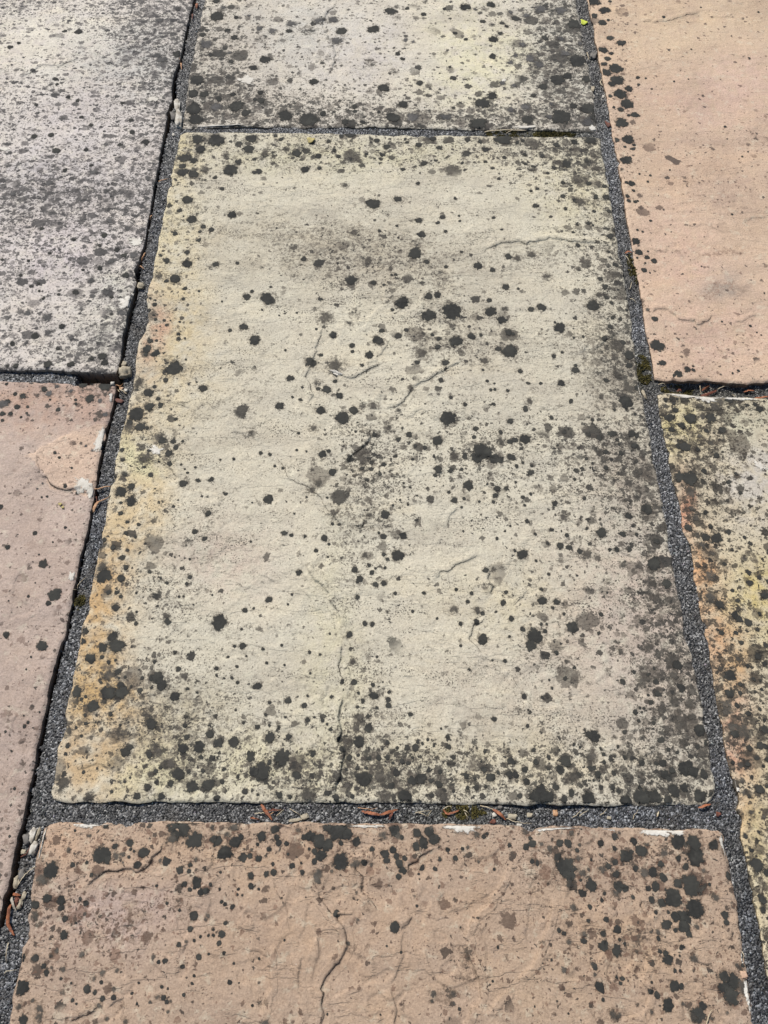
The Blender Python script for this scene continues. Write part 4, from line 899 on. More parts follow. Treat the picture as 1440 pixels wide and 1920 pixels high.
def coons(s, U, V):
    def ev(poly, t):
        seg = np.hypot(*np.diff(poly, axis=0).T)
        c = np.concatenate([[0], np.cumsum(seg)])
        c /= c[-1]
        return np.stack([np.interp(t, c, poly[:, 0]), np.interp(t, c, poly[:, 1])], -1)
    T, B, L, R = (ev(s.ed[q], t) for q, t in (('top', U), ('bottom', U), ('left', V), ('right', V)))
    u, v = U[None, :, None], V[:, None, None]
    S = (1 - v) * T[None] + v * B[None] + (1 - u) * L[:, None] + u * R[:, None]
    S -= (1 - u) * (1 - v) * T[0] + u * (1 - v) * T[-1] + (1 - u) * v * B[0] + u * v * B[-1]
    return S[..., 0], S[..., 1]


def rough_edge(poly, seed, cen, amp=.0014):
    p = dense(poly, .0035)
    if len(p) < 4:
        return p
    d = np.gradient(p, axis=0)
    nrm = np.stack([-d[:, 1], d[:, 0]], -1)
    nrm /= np.linalg.norm(nrm, axis=1)[:, None] + 1e-9
    s_ = np.arange(len(p)) * .0035
    o = amp * (vnoise(s_, s_ * 0 + seed, 55, seed) + .6 * vnoise(s_, s_ * 0 + seed, 160, seed + 3))
    o *= sstep(0, .01, s_) * sstep(0, .01, s_[-1] - s_)
    ch = vnoise(s_, s_ * 0 + seed, 28, seed + 9) + .5 * vnoise(s_, s_ * 0 + seed, 95, seed + 12)
    o2 = .0034 * sstep(.45, .95, ch) * sstep(0, .02, s_) * sstep(0, .02, s_[-1] - s_)
    inw = np.array(cen)[None] - p
    sg = np.sign((nrm * inw).sum(1))
    return p + nrm * (o + o2 * sg)[:, None]


NVERT = 0
for k, s in SL.items():
    s.ed = {q: rough_edge(s.e[q], s.seed * 4 + i, s.poly.mean(0)) for i, q in enumerate(s.e)}
    tt = np.linspace(0, 1, 70)
    X, Y = coons(s, tt, tt)
    px, py, zc = to_px(X, Y)
    vis = (px > -70) & (px < 1510) & (py > -70) & (py < 1990)
    fx = zc / 832 * 1.15
    fy = fx / np.clip(HC / np.sqrt(X ** 2 + Y ** 2 + HC ** 2), .3, 1)
    big = 1e9
    fu = np.where(vis, fx, big).min(0)
    fv = np.where(vis, fy, big).min(1)
    vu, vv = vis.any(0), vis.any(1)
    fu = np.where(vu, fu, .0022)
    fv = np.where(vv, fv, .0028)
    Lu = np.hypot(*np.diff(np.stack([X[35], Y[35]], -1), axis=0).T).sum()
    Lv = np.hypot(*np.diff(np.stack([X[:, 35], Y[:, 35]], -1), axis=0).T).sum()
    U, V = coons_axis(Lu, fu, vu), coons_axis(Lv, fv, vv)
    X, Y = coons(s, U, V)
    nv, nu = X.shape
    Wd = np.hypot(X[:, -1] - X[:, 0], Y[:, -1] - Y[:, 0])[:, None]
    Hd = np.hypot(X[-1] - X[0], Y[-1] - Y[0])[None]
    d = np.minimum(np.minimum(U[None] * Wd, (1 - U[None]) * Wd), np.minimum(V[:, None] * Hd, (1 - V[:, None]) * Hd))
    x, y, d = X.ravel(), Y.ravel(), d.ravel()
    z, crack = height(s, x, y, d)
    px, py, _ = to_px(x, y)
    # pigment of the stone
    base, lst = TINT[k]
    c = np.tile(lin(base), (len(x), 1))
    wob = 26 * vnoise(x, y, 14, 60 + s.seed), 26 * vnoise(x, y, 14, 70 + s.seed)
    wobf = 9 * vnoise(x, y, 70, 61 + s.seed), 9 * vnoise(x, y, 70, 71 + s.seed)
    patch = np.clip(1.0 + .8 * vnoise(x, y, 42, 62 + s.seed) + .7 * vnoise(x, y, 130, 63 + s.seed), .1, 1.5)
    grey = np.array([.3, .5, .2])
    sat = {'centre': .95, 'lower_right': .9, 'top': .92}.get(k, .95)
    for gx, gy, rx, ry, cc, a in lst:
        g_ = np.clip(a * patch * np.exp(-(((px + wob[0] + wobf[0] - gx) / rx) ** 2 + ((py + wob[1] + wobf[1] - gy) / ry) ** 2) * .7), 0, 1)
        c += (lin(cc) - c) * g_[:, None]
    c = (c @ grey)[:, None] * (1 - sat) + c * sat
    if k == 'lower_left':
        fl_ = np.array([(150, 165), (280, 100), (420, 30), (590, -10), (630, 20), (600, 170), (580, 330), (520, 400), (430, 362), (370, 365), (310, 365), (270, 340), (265, 290), (225, 265), (200, 220), (190, 170)], float)
        flw = at(fl_[:, 0] / 3, 800 + fl_[:, 1] / 3)
        jx, jy = .0012 * vnoise(x, y, 150, 91) + .007 * vnoise(x, y, 40, 93) + .003 * vnoise(x, y, 100, 95), .0012 * vnoise(x, y, 150, 92) + .007 * vnoise(x, y, 40, 94) + .003 * vnoise(x, y, 100, 96)
        m = inside(x + jx, y + jy, flw)
        c[m] += (lin((212, 186, 164)) - c[m]) * .8
    b0, e0, w0, l0 = DENS[k]
    wob2 = 16 * vnoise(x, y, 30, 80 + s.seed)
    dens = b0 + e0 * np.exp(-d / w0) + gauss_sum(px + wob2, py - wob2, l0)
    f0, fe, fl0 = FILM[k]
    film = f0 + fe * np.exp(-d / .03) + {'centre': .58, 'top': .42, 'lower_right': .6, 'upper_left': .8}.get(k, 1) * gauss_sum(px - wob2, py + wob2, fl0)
    for (sx, sy, r, tone) in SPOTS[k]:
        q = at(sx, sy)
        rw = r * px_size(sx, sy)
        m = np.hypot(x - q[0], y - q[1]) < rw * 2.2
        if not m.any():
            continue
        dd = np.hypot(x[m] - q[0], y[m] - q[1]) / rw
        if tone == 'f':
            film[m] = np.maximum(film[m], film[m] + .85 * sstep(1.2, .5, dd + .35 * vnoise(x[m], y[m], 140, 5)))
        else:
            film[m] += .35 * np.exp(-(np.maximum(dd - 1, 0) / .35) ** 2)
    fld_ = np.stack([np.clip(dens, 0, 1), np.clip(film, 0, 1.2), np.zeros_like(x), np.ones_like(x)], -1)
    rdg_ = np.stack([crack[0] / .012 + .5, crack[1], crack[2], np.ones_like(x)], -1)
    # skirt: the cut sides of the slab
    idx = np.arange(nv * nu).reshape(nv, nu)
    ringi = np.concatenate([idx[:-1, 0], idx[-1, :-1], idx[::-1][:-1, -1], idx[0, ::-1][:-1]])
    n0 = len(x)
    rx_, ry_, rz_ = x[ringi], y[ringi], z[ringi]
    cx, cy = s.poly.mean(0)
    co = [np.stack([x, y, z], -1)]
    tint = [c]
    fa = [fld_]
    ra = [rdg_]
    nr = len(ringi)
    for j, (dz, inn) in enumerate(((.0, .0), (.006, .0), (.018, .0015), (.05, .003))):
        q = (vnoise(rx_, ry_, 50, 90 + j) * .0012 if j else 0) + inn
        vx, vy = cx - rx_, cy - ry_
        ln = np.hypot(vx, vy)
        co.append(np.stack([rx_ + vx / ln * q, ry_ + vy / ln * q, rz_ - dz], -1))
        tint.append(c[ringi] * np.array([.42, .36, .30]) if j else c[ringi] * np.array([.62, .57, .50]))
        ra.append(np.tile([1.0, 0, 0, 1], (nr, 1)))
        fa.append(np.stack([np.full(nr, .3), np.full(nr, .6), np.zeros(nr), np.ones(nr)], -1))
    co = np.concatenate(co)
    quads = np.stack([idx[:-1, :-1], idx[1:, :-1], idx[1:, 1:], idx[:-1, 1:]], -1).reshape(-1, 4)
    fs = [quads]
    for j in range(1, 4):
        prev, cur = n0 + (j - 1) * nr + np.arange(nr), n0 + j * nr + np.arange(nr)
        fs.append(np.stack([prev, np.roll(prev, -1), np.roll(cur, -1), cur], -1)[:, ::-1])
    co[:, 0] -= cx
    co[:, 1] -= cy
    me = mesh_np("paving_slab", co, fs, ST_MAT[k])
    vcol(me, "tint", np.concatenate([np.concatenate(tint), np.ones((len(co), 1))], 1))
    vcol(me, "fld", np.concatenate(fa))
    vcol(me, "rdg", np.concatenate(ra))
    o = obj("paving_slab", me, patio, (cx, cy, 0))
    o["label"] = LABEL[k]
    s.o, s.c = o, (cx, cy)
    NVERT += len(co)
print("slab vertices", NVERT)


# ------------------------------------------------------------------ lichen patches lying on the slabs
def drape(s, x, y):
    """keep points on the slab and give their height"""
    dist, _, _ = seg_dist(x, y, s.ring)
    ins = inside(x, y, s.poly)
    bad = ~ins | (dist < .0012)
    if bad.any():
        cx, cy = s.c
        xs, ys = x.copy(), y.copy()
        for _ in range(14):
            vx, vy = cx - xs, cy - ys
            ln = np.hypot(vx, vy)
            xs = np.where(bad, xs + vx / ln * .0015, xs)
            ys = np.where(bad, ys + vy / ln * .0015, ys)
            dist, _, _ = seg_dist(xs, ys, s.ring)
            bad = ~inside(xs, ys, s.poly) | (dist < .0012)
            if not bad.any():
                break
        x, y = xs, ys
    h, _ = height(s, x, y, dist)
    return x, y, h


def patch_mesh(s, q, rw, rh, ang, rough, thick, nseg, lift=.0004):
    th = np.linspace(0, 2 * np.pi, nseg, endpoint=False)
    out = np.ones(nseg)
    for kf in range(2, 13):
        out += rough / kf ** .55 * math.cos(random.uniform(0, 6.28)) * np.cos(kf * th + random.uniform(0, 6.28))
    out = np.clip(out, .45, 1.6)
    rings = [(.0, 0), (.45, .15), (.78, .5), (1.0, .82), (1.16, 1.12)]
    X, Y, R = [np.array([0.0])], [np.array([0.0])], [np.array([0.0])]
    for f, rim in rings[1:]:
        X.append(f * rw * out * np.cos(th))
        Y.append(f * rh * out * np.sin(th))
        R.append(np.full(nseg, rim))
    X, Y, R = np.concatenate(X), np.concatenate(Y), np.concatenate(R)
    ca, sa = math.cos(ang), math.sin(ang)
    x, y = q[0] + ca * X - sa * Y, q[1] + sa * X + ca * Y
    x, y, h = drape(s, x, y)
    dome = thick * np.clip(1.1 - R, 0, 1) ** .6
    z = h + lift + dome
    n = nseg
    i = np.arange(n)
    tri = np.stack([np.zeros(n, int), 1 + i, 1 + (i + 1) % n], -1)
    fs = [tri]
    qd = []
    for k_ in range(len(rings) - 2):
        a, b = 1 + k_ * n, 1 + (k_ + 1) * n
        qd.append(np.stack([a + i, b + i, b + (i + 1) % n, a + (i + 1) % n], -1))
    return np.stack([x, y, z], -1), tri, np.concatenate(qd), R


for k, s in SL.items():
    sp = sorted([p for p in SPOTS[k] if p[3] != 'f'], key=lambda p: -p[2] * px_size(p[0], p[1]) ** 0)
    rest = []
    for i, (sx, sy, r, tone) in enumerate(sp):
        q = at(sx, sy)
        rw = r * px_size(sx, sy) * .97
        asp = random.uniform(.85, 1.12)
        nseg = 14 if r < 5 else (20 if r < 9 else 30)
        rough = random.uniform(.07, .15) if tone == 'd' else random.uniform(.12, .22)
        co, tri, qd, R = patch_mesh(s, q, rw, rw * asp, random.uniform(0, 3.14), rough, .00005 + .0001 * min(1, r / 12), nseg, .0003 + .00004 * (i % 7))
        if i < 300:
            c0 = (q[0], q[1], s.z)
            me = mesh_np("lichen_patch", co - np.array(c0), [tri, qd], M_DARK if tone == 'd' else (M_GREY if k in ('upper_left', 'top', 'lower_left') else M_MID))
            a = me.attributes.new("rim", 'FLOAT', 'POINT')
            a.data.foreach_set("value", R.astype(np.float32))
            obj("lichen_patch", me, s.o, (q[0] - s.c[0], q[1] - s.c[1], s.z))
        else:
            rest.append((co, tri, qd, R, tone))
    if rest:
        off, cos, tr, qs, rs = 0, [], [], [], []
        for co, tri, qd, R, tone in rest:
            cos.append(co)
            tr.append(tri + off)
            qs.append(qd + off)
            rs.append(R)
            off += len(co)
        co = np.concatenate(cos)
        me = mesh_np("lichen_specks", co - np.array([s.c[0], s.c[1], 0]), [np.concatenate(tr), np.concatenate(qs)], M_DARK)
        a = me.attributes.new("rim", 'FLOAT', 'POINT')
        a.data.foreach_set("value", np.concatenate(rs).astype(np.float32))
        o = obj("lichen_specks", me, s.o)
        o["kind"] = "stuff"
    print(k, len(sp), "spots")

# white lime smears along edges: slab, x, y, half length px, half width px, direction (degrees in the photograph, clockwise from right)
for k, sx, sy, rl, rw_, ang in [
        ('lower_left', 188, 826, 26, 6.5, 103), ('lower_left', 157, 912, 20, 9, 25), ('lower_left', 171, 926, 12, 5, 95), ('lower_left', 136, 1082, 7, 6, 0),
        ('lower_left', 210, 747, 9, 3, 100),
        ('bottom', 165, 1545, 28, 5, 2), ('bottom', 868, 1551, 36, 7, 5), ('bottom', 692, 1547, 26, 4, 0), ('bottom', 1045, 1551, 50, 3.5, -3), ('bottom', 1147, 1553, 9, 3.5, 5),
        ('bottom', 1232, 1559, 26, 7, 6), ('bottom', 1265, 1559, 22, 4.5, 4), ('bottom', 1357, 1580, 22, 5, 84), ('bottom', 1403, 1862, 28, 4.5, 80), ('bottom', 1409, 1885, 14, 4, 78), ('bottom', 78, 1580, 30, 2.5, 100),
        ('bottom', 1394, 1797, 10, 3, 78),
        ('lower_right', 1300, 742, 48, 4.5, 5), ('lower_right', 1380, 747, 40, 3, 3), ('lower_right', 1325, 748, 18, 5, 0), ('lower_right', 1380, 1480, 6, 3, 20),
        ('top', 985, 239, 22, 3, 0), ('top', 1112, 240, 9, 5, 0), ('top', 420, 236, 60, 1.6, 0), ('top', 945, 150, 4, 3, 0),
        ('top', 463, 151, 16, 9, 10), ('upper_left', 287, 188, 10, 6, 20), ('upper_left', 240, 570, 12, 14, 100), ('upper_left', 258, 455, 8, 14, 100),
        ('centre', 293, 845, 14, 6, 10), ('centre', 1207, 730, 3, 10, 5), ('centre', 630, 699, 10, 3, 20), ('lower_right', 1425, 874, 14, 5, 30), ('upper_left', 8, 281, 14, 3, 15)]:
    s = SL[k]
    q = at(sx, sy)
    m_ = px_size(sx, sy)
    a_ = math.radians(ang)
    e2 = at(sx + math.cos(a_) * 5, sy + math.sin(a_) * 5) - q
    wang = math.atan2(e2[1], e2[0])
    sc_ = np.hypot(*e2) / 5
    co, tri, qd, R = patch_mesh(s, q, rl * sc_, rw_ * m_ * 1.45, wang, .26, .0005, 40, .0004)
    me = mesh_np("lime_smear", co - np.array([q[0], q[1], s.z]), [tri, qd], M_SMEAR)
    a = me.attributes.new("rim", 'FLOAT', 'POINT')
    a.data.foreach_set("value", R.astype(np.float32))
    obj("lime_smear", me, s.o, (q[0] - s.c[0], q[1] - s.c[1], s.z))

# ------------------------------------------------------------------ mortar joints
gm = NT("gritty_mortar")
tc = gm.n("ShaderNodeTexCoord")
v = tc.outputs["Object"]
vo = gm.n("ShaderNodeTexVoronoi", feature='F1')
vo.inputs["Scale"].default_value = 640
gm.l(v, vo.inputs["Vector"])
sp_ = gm.n("ShaderNodeSeparateColor")
gm.l(vo.outputs["Color"], sp_.inputs[0])
fldm = gm.n("ShaderNodeAttribute", attribute_name="fld")
sm = gm.n("ShaderNodeSeparateColor")
gm.l(fldm.outputs["Color"], sm.inputs[0])
ramp = gm.n("ShaderNodeValToRGB")
ramp.color_ramp.interpolation = 'LINEAR'
els = ramp.color_ramp.elements
els[0].position, els[0].color = 0, (.012, .012, .013, 1)
els[1].position, els[1].color = 1, (.5, .5, .49, 1)
for p_, c_ in ((.25, .04), (.5, .075), (.76, .15), (.92, .30)):
    q = els.new(p_)
    q.color = (c_, c_ * 1.0, c_ * 1.01, 1)
gm.l(sp_.outputs[0], ramp.inputs[0])
cc = gm.mix(1.0, ramp.outputs[0], fldm.outputs["Color"], 'MULTIPLY')
nn = gm.noise(v, 60, 4, .6)
cc = gm.mix(gm.mapr(nn.outputs["Fac"], .4, .7, 0, .45), cc, gm.mix(1.0, cc, (.45, .43, .40), 'MULTIPLY'))
nso = gm.noise(v, 22, 5, .65)
cc = gm.mix(gm.mapr(nso.outputs["Fac"], .54, .68, 0, .7), cc, (.045, .038, .030))
gm.l(cc, gm.b.inputs["Base Color"])
gm.b.inputs["Roughness"].default_value = .6
gm.b.inputs["Specular IOR Level"].default_value = .5
bpm = gm.n("ShaderNodeBump")
bpm.inputs["Strength"].default_value = .8
bpm.inputs["Distance"].default_value = .0015
gm.l(gm.math('SUBTRACT', 1.0, vo.outputs["Distance"]), bpm.inputs["Height"])
gm.l(bpm.outputs[0], gm.b.inputs["Normal"])
M_MORTAR = gm.m

GAP = np.array([(-200, 4), (0, 4), (100, 3.5), (112, 5), (150, 12), (187, 13), (240, 12), (256, 6), (330, 5), (390, 4), (470, 5), (520, 7), (555, 11), (600, 13), (640, 12), (690, 9), (710, 11), (722, 13), (755, 6), (800, 3), (900, 3), (930, 5), (960, 3),
                (1050, 3.5), (1100, 5.5), (1200, 6), (1300, 6.5), (1400, 6.5), (1500, 5), (1545, 7), (1562, 13), (1600, 18), (1680, 20), (1722, 10), (1745, 1), (1760, 0), (2100, 0)], float)
LEFT_EDGE = np.vstack([SL['upper_left'].e['right'], SL['lower_left'].e['right']])
# mortar tone along joints: x, y, rx, ry, (multipliers)
MTONE = [(370, 60, 30, 110, (1.20, 1.14, 1.04)), (330, 260, 25, 80, (1.08, 1.04, 0.96)), (1090, 60, 25, 120, (1.00, 0.94, 0.84)), (1130, 200, 25, 90, (0.92, 0.88, 0.80)), (1150, 300, 20, 80, (1.20, 1.22, 1.24)), (600, 245, 300, 15, (1.08, 1.09, 1.10)),
         (1020, 250, 60, 15, (0.64, 0.60, 0.40)), (1190, 520, 20, 40, (0.60, 0.56, 0.48)), (1200, 690, 22, 40, (0.56, 0.54, 0.40)), (1200, 610, 20, 40, (1.08, 1.10, 1.14)), (1260, 900, 30, 150, (1.00, 1.00, 1.00)),
         (1350, 1480, 30, 60, (0.88, 0.90, 0.94)), (1180, 1525, 160, 20, (0.76, 0.78, 0.82)), (1410, 1720, 25, 80, (0.56, 0.58, 0.61)), (1430, 1870, 25, 60, (0.48, 0.50, 0.53)), (70, 720, 80, 15, (1.20, 1.22, 1.24)), (130, 1300, 40, 120, (1.00, 1.01, 1.02)), (180, 1000, 30, 100, (0.80, 0.82, 0.86)), (20, 1850, 30, 60, (0.84, 0.85, 0.88)), (300, 430, 25, 90, (0.92, 0.92, 0.92)),
         (1330, 728, 100, 12, (0.68, 0.64, 0.53)), (850, 1525, 120, 18, (0.68, 0.67, 0.59))]
step = .0016
x0, x1, y0, y1 = -.95, .98, -.30, 1.95
b0x, b1x = at(-60, -60), at(1500, -60)
x0, x1 = float(b0x[0]), float(b1x[0])
y0, y1 = float(at(720, 1990)[1]), float(at(720, -70)[1])
NB = 4
cs = step * NB
ncx, ncy = int((x1 - x0) / cs), int((y1 - y0) / cs)
gx, gy = np.meshgrid(x0 + (np.arange(ncx) + .5) * cs, y0 + (np.arange(ncy) + .5) * cs)
keep = np.ones(gx.shape, bool)
ppx, ppy, _ = to_px(gx, gy)
keep &= (ppx > -60) & (ppx < 1500) & (ppy > -70) & (ppy < 1990)
for s in SL.values():
    lo, hi = s.poly.min(0), s.poly.max(0)
    ins = inside(gx, gy, s.poly)
    ii = ins & keep
    dd, _, _ = seg_dist(gx[ii], gy[ii], s.ring)
    kk = keep[ii]
    kk[dd > .010] = False
    keep[ii] = kk
NX, NY = ncx * NB + 1, ncy * NB + 1
ky, kx = np.nonzero(keep)
sub = np.arange(NB)
cyy = (ky[:, None, None] * NB + sub[None, :, None] + np.zeros((1, 1, NB), int)).ravel()
cxx = (kx[:, None, None] * NB + np.zeros((1, NB, 1), int) + sub[None, None, :]).ravel()
quad = np.stack([cyy * NX + cxx, cyy * NX + cxx + 1, (cyy + 1) * NX + cxx + 1, (cyy + 1) * NX + cxx], -1)
uq, inv = np.unique(quad.ravel(), return_inverse=True)
quad = inv.reshape(-1, 4)
vx = x0 + (uq % NX) * step
vy = y0 + (uq // NX) * step


def mortar_z(x, y):
    px, py, _ = to_px(x, y)
    z = -.0029 + .0010 * vnoise(x, y, 35, 101) + .0007 * vnoise(x, y, 110, 102)
    # joint beside the peach slab is raked out deeper, so is the bare stretch below the lilac slab
    z -= .008 * np.exp(-(((px - 1380) / 110) ** 2 + ((py - 728) / 16) ** 2) * .8) + .006 * np.exp(-(((px - 1290) / 30) ** 2 + ((py - 726) / 10) ** 2))
    m = (px < 480)
    d, _, _ = seg_dist(x[m], y[m], LEFT_EDGE)
    w = np.interp(py[m], GAP[:, 0], GAP[:, 1]) * px_size(px[m], py[m]) * .42
    w = w * (1 + .25 * vnoise(x[m], y[m], 90, 103)) + .0015 * vnoise(x[m], y[m], 200, 104) * (w > .0008)
    deep = sstep(w + .0014, w - .0004, d) * (w > .0006)
    z[m] = z[m] * (1 - deep) + (-.034) * deep
    hole = sstep(140, 152, px) * sstep(232, 216, px) * sstep(690, 698, py) * sstep(728, 718, py)
    z = z * (1 - hole) + np.minimum(z, -.030) * hole
    return z


vz = mortar_z(vx, vy)
vz += RNG.uniform(-.0004, .0004, vz.shape)
ppx, ppy, _ = to_px(vx, vy)
mt = np.tile(np.array([.80, .78, .745]), (len(vx), 1))
for gx_, gy_, rx, ry, cc_ in MTONE:
    g_ = np.exp(-(((ppx - gx_) / rx) ** 2 + ((ppy - gy_) / ry) ** 2) * .8)
    mt += (np.array(cc_) - mt) * g_[:, None]
me = mesh_np("mortar_joint", np.stack([vx, vy, vz], -1), quad, M_MORTAR, smooth=False)
vcol(me, "fld", np.concatenate([mt, np.ones((len(mt), 1))], 1))
mort = obj("mortar_joint", me, patio)
print("mortar verts", len(vx))

# loose grit standing proud of the mortar
gg = NT("grit_grains")
at_ = gg.n("ShaderNodeAttribute", attribute_name="tint")
gg.l(at_.outputs["Color"], gg.b.inputs["Base Color"])
gg.b.inputs["Roughness"].default_value = .45
M_GRIT = gg.m
far = np.zeros(len(vx), bool)
for s in SL.values():
    far |= inside(vx, vy, s.poly)
cand = np.nonzero((~far) & (vz > -.02))[0]
NG = 14000
pick = RNG.choice(cand, NG)
gx_, gy_, gz_ = vx[pick] + RNG.uniform(-.0008, .0008, NG), vy[pick] + RNG.uniform(-.0008, .0008, NG), vz[pick]
octa = np.array([(1, 0, 0), (-1, 0, 0), (0, 1, 0), (0, -1, 0), (0, 0, 1), (0, 0, -1)], float)
of = np.array([(0, 2, 4), (2, 1, 4), (1, 3, 4), (3, 0, 4), (2, 0, 5), (1, 2, 5), (3, 1, 5), (0, 3, 5)])
sz = RNG.uniform(.0004, .0009, NG) * (1 + .5 * (RNG.random(NG) > .96))
ang = RNG.uniform(0, 6.28, NG)
vv_ = octa[None] * RNG.uniform(.6, 1.25, (NG, 6, 1)) * sz[:, None, None]
ca, sa = np.cos(ang)[:, None], np.sin(ang)[:, None]
co = np.stack([ca * vv_[..., 0] - sa * vv_[..., 1] + gx_[:, None], sa * vv_[..., 0] + ca * vv_[..., 1] + gy_[:, None], vv_[..., 2] + gz_[:, None] + .0004], -1).reshape(-1, 3)
fc = (of[None] + (np.arange(NG) * 6)[:, None, None]).reshape(-1, 3)
val = RNG.choice([.015, .03, .06, .12, .25, .5, .7], NG, p=[.22, .28, .24, .15, .07, .03, .01])
tint = val[:, None] * np.array([1, 1, 1.02]) * mt[pick] * RNG.uniform(.9, 1.1, (NG, 3))
me = mesh_np("grit", co, fc, M_GRIT, smooth=False)
vcol(me, "tint", np.concatenate([np.repeat(np.clip(tint, 0, .8), 6, 0), np.ones((NG * 6, 1))], 1))
grit = obj("grit", me, patio)
grit["kind"] = "stuff"

# ground beneath and around
gs = NT("dark_soil")
tc = gs.n("ShaderNodeTexCoord")
ns = gs.noise(tc.outputs["Object"], 40, 6, .7)
gs.l(gs.mix(ns.outputs["Fac"], (.02, .016, .012), (.06, .05, .04)), gs.b.inputs["Base Color"])
gs.b.inputs["Roughness"].default_value = .95
G = 60.0
me = mesh_np("ground", [(-G, -G, -.052), (G, -G, -.052), (G, G, -.052), (-G, G, -.052)], np.array([[0, 1, 2, 3]]), gs.m)
gr = obj("ground", me)
gr["kind"] = "structure"
gr["label"] = "dark soil under the slabs"
# ------------------------------------------------------------------ bits of litter lying in the joints
def litter_material(name, c1, c2, rough=.7, scale=180):
    g = NT(name)
    tc = g.n("ShaderNodeTexCoord")
    mp = g.n("ShaderNodeMapping")
    mp.inputs["Scale"].default_value = (1, 1, 1)
    g.l(tc.outputs["Object"], mp.inputs[0])
    n = g.noise(mp.outputs[0], scale, 5, .7)
    n2 = g.noise(mp.outputs[0], scale * 4, 3, .7)
    c = g.mix(g.mapr(n.outputs["Fac"], .35, .65), lin(c1), lin(c2))
    c = g.mix(g.mapr(n2.outputs["Fac"], .55, .75, 0, .6), c, g.mix(1.0, c, (.5, .45, .4), 'MULTIPLY'))
    g.l(c, g.b.inputs["Base Color"])
    g.b.inputs["Roughness"].default_value = rough
    bp = g.n("ShaderNodeBump")
    bp.inputs["Strength"].default_value = .5
    bp.inputs["Distance"].default_value = .0008
    g.l(n2.outputs["Fac"], bp.inputs["Height"])
    g.l(bp.outputs[0], g.b.inputs["Normal"])
    return g.m


LM = {'rust': litter_material("rust_husk", (172, 106, 68), (122, 70, 44)),
      'brown': litter_material("brown_leaf", (120, 66, 44), (84, 48, 36)),
      'tan': litter_material("tan_stem", (206, 164, 124), (170, 122, 84)),
      'straw': litter_material("pale_straw", (216, 202, 172), (180, 160, 128)),
      'grey': litter_material("grey_leaf", (188, 178, 160), (150, 138, 122)),
      'white': litter_material("white_stone", (218, 211, 198), (160, 150, 134), .85, 90),
      'cream': litter_material("cream_stone", (186, 174, 150), (132, 120, 100), .85, 90),
      'stone': litter_material("grey_stone", (128, 122, 114), (92, 88, 84), .85, 90),
      'lime': litter_material("lime_green_leaf", (206, 214, 66), (176, 190, 50), .6, 60),
      'yellow': litter_material("yellow_leaf", (186, 172, 110), (160, 144, 84), .7, 60),
      'pink': litter_material("pink_stone", (206, 172, 144), (190, 154, 128), .8, 60),
      'moss': litter_material("moss", (96, 86, 34), (62, 58, 26), .95, 200)}


def surf(x, y, extra=0.0):
    x, y = np.atleast_1d(np.asarray(x, float)), np.atleast_1d(np.asarray(y, float))
    z = mortar_z(x, y)
    z = np.maximum(z, -.013)
    for s in SL.values():
        m = inside(x, y, s.poly)
        if m.any():
            d, _, _ = seg_dist(x[m], y[m], s.ring)
            z[m] = height(s, x[m], y[m], d)[0]
    return z + extra


def thing(o, label, cat, group=None):
    o["label"] = label
    o["category"] = cat
    if group:
        o["group"] = group
    return o


def strand(name, pts, wpx, mat, flat=.5, taper='both', lift=.0012, arch=.0015, curl=.0006):
    """a stem, husk or curled leaf lying along pixels of the photograph"""
    pts = np.array(pts, float)
    w = at(pts[:, 0], pts[:, 1])
    # smooth the bends
    t = np.linspace(0, 1, len(w))
    n = max(7, 5 * (len(w) - 1) + 2)
    tt = np.linspace(0, 1, n)
    p = np.stack([np.interp(tt, t, w[:, 0]), np.interp(tt, t, w[:, 1])], -1)
    for _ in range(2):
        p[1:-1] = (p[:-2] + 2 * p[1:-1] + p[2:]) / 4
    p += RNG.normal(0, .00018, p.shape)
    R = wpx * .8 * px_size(*pts.mean(0)) / 2
    z = surf(p[:, 0], p[:, 1])
    for _ in range(3):
        z[1:-1] = np.maximum(z[1:-1], (z[:-2] + z[2:]) / 2)
    z = z + lift + R * flat + arch * np.sin(tt * np.pi) + RNG.normal(0, curl * .4, n)
    prof = {'both': np.sin(np.clip(tt * .86 + .09, 0, 1) * np.pi) ** .7, 'end': (1 - tt) ** .6 * .9 + .12, 'none': np.ones(n) * .95}[taper]
    prof = np.clip(prof, .12, 1)
    tan = np.gradient(p, axis=0)
    nrm = np.stack([-tan[:, 1], tan[:, 0]], -1)
    nrm /= np.linalg.norm(nrm, axis=1)[:, None] + 1e-12
    K = 8
    roll = np.cumsum(RNG.normal(0, .10, n)) + random.uniform(-.3, .3)
    co = []
    for i in range(n):
        for k in range(K):
            a = 2 * math.pi * k / K
            u, v = math.cos(a) * R * prof[i], math.sin(a) * R * prof[i] * flat
            v += -abs(math.cos(a)) * 0 + curl * math.cos(a) ** 2 * (1 if taper == 'both' else 0)     # cupped like a dry husk
            uu = u * math.cos(roll[i]) - v * math.sin(roll[i])
            vv2 = u * math.sin(roll[i]) + v * math.cos(roll[i])
            co.append((p[i, 0] + nrm[i, 0] * uu, p[i, 1] + nrm[i, 1] * uu, z[i] + vv2))
    co.append((*p[0], z[0]))
    co.append((*p[-1], z[-1]))
    co = np.array(co)
    q = []
    for i in range(n - 1):
        for k in range(K):
            q.append((i * K + k, i * K + (k + 1) % K, (i + 1) * K + (k + 1) % K, (i + 1) * K + k))
    e0, e1 = n * K, n * K + 1
    tr = [(e0, (k + 1) % K, k) for k in range(K)] + [(e1, (n - 1) * K + k, (n - 1) * K + (k + 1) % K) for k in range(K)]
    c = co.mean(0)
    return obj(name, mesh_np(name, co - c, [np.array(q), np.array(tr)], LM[mat]), None, tuple(c))


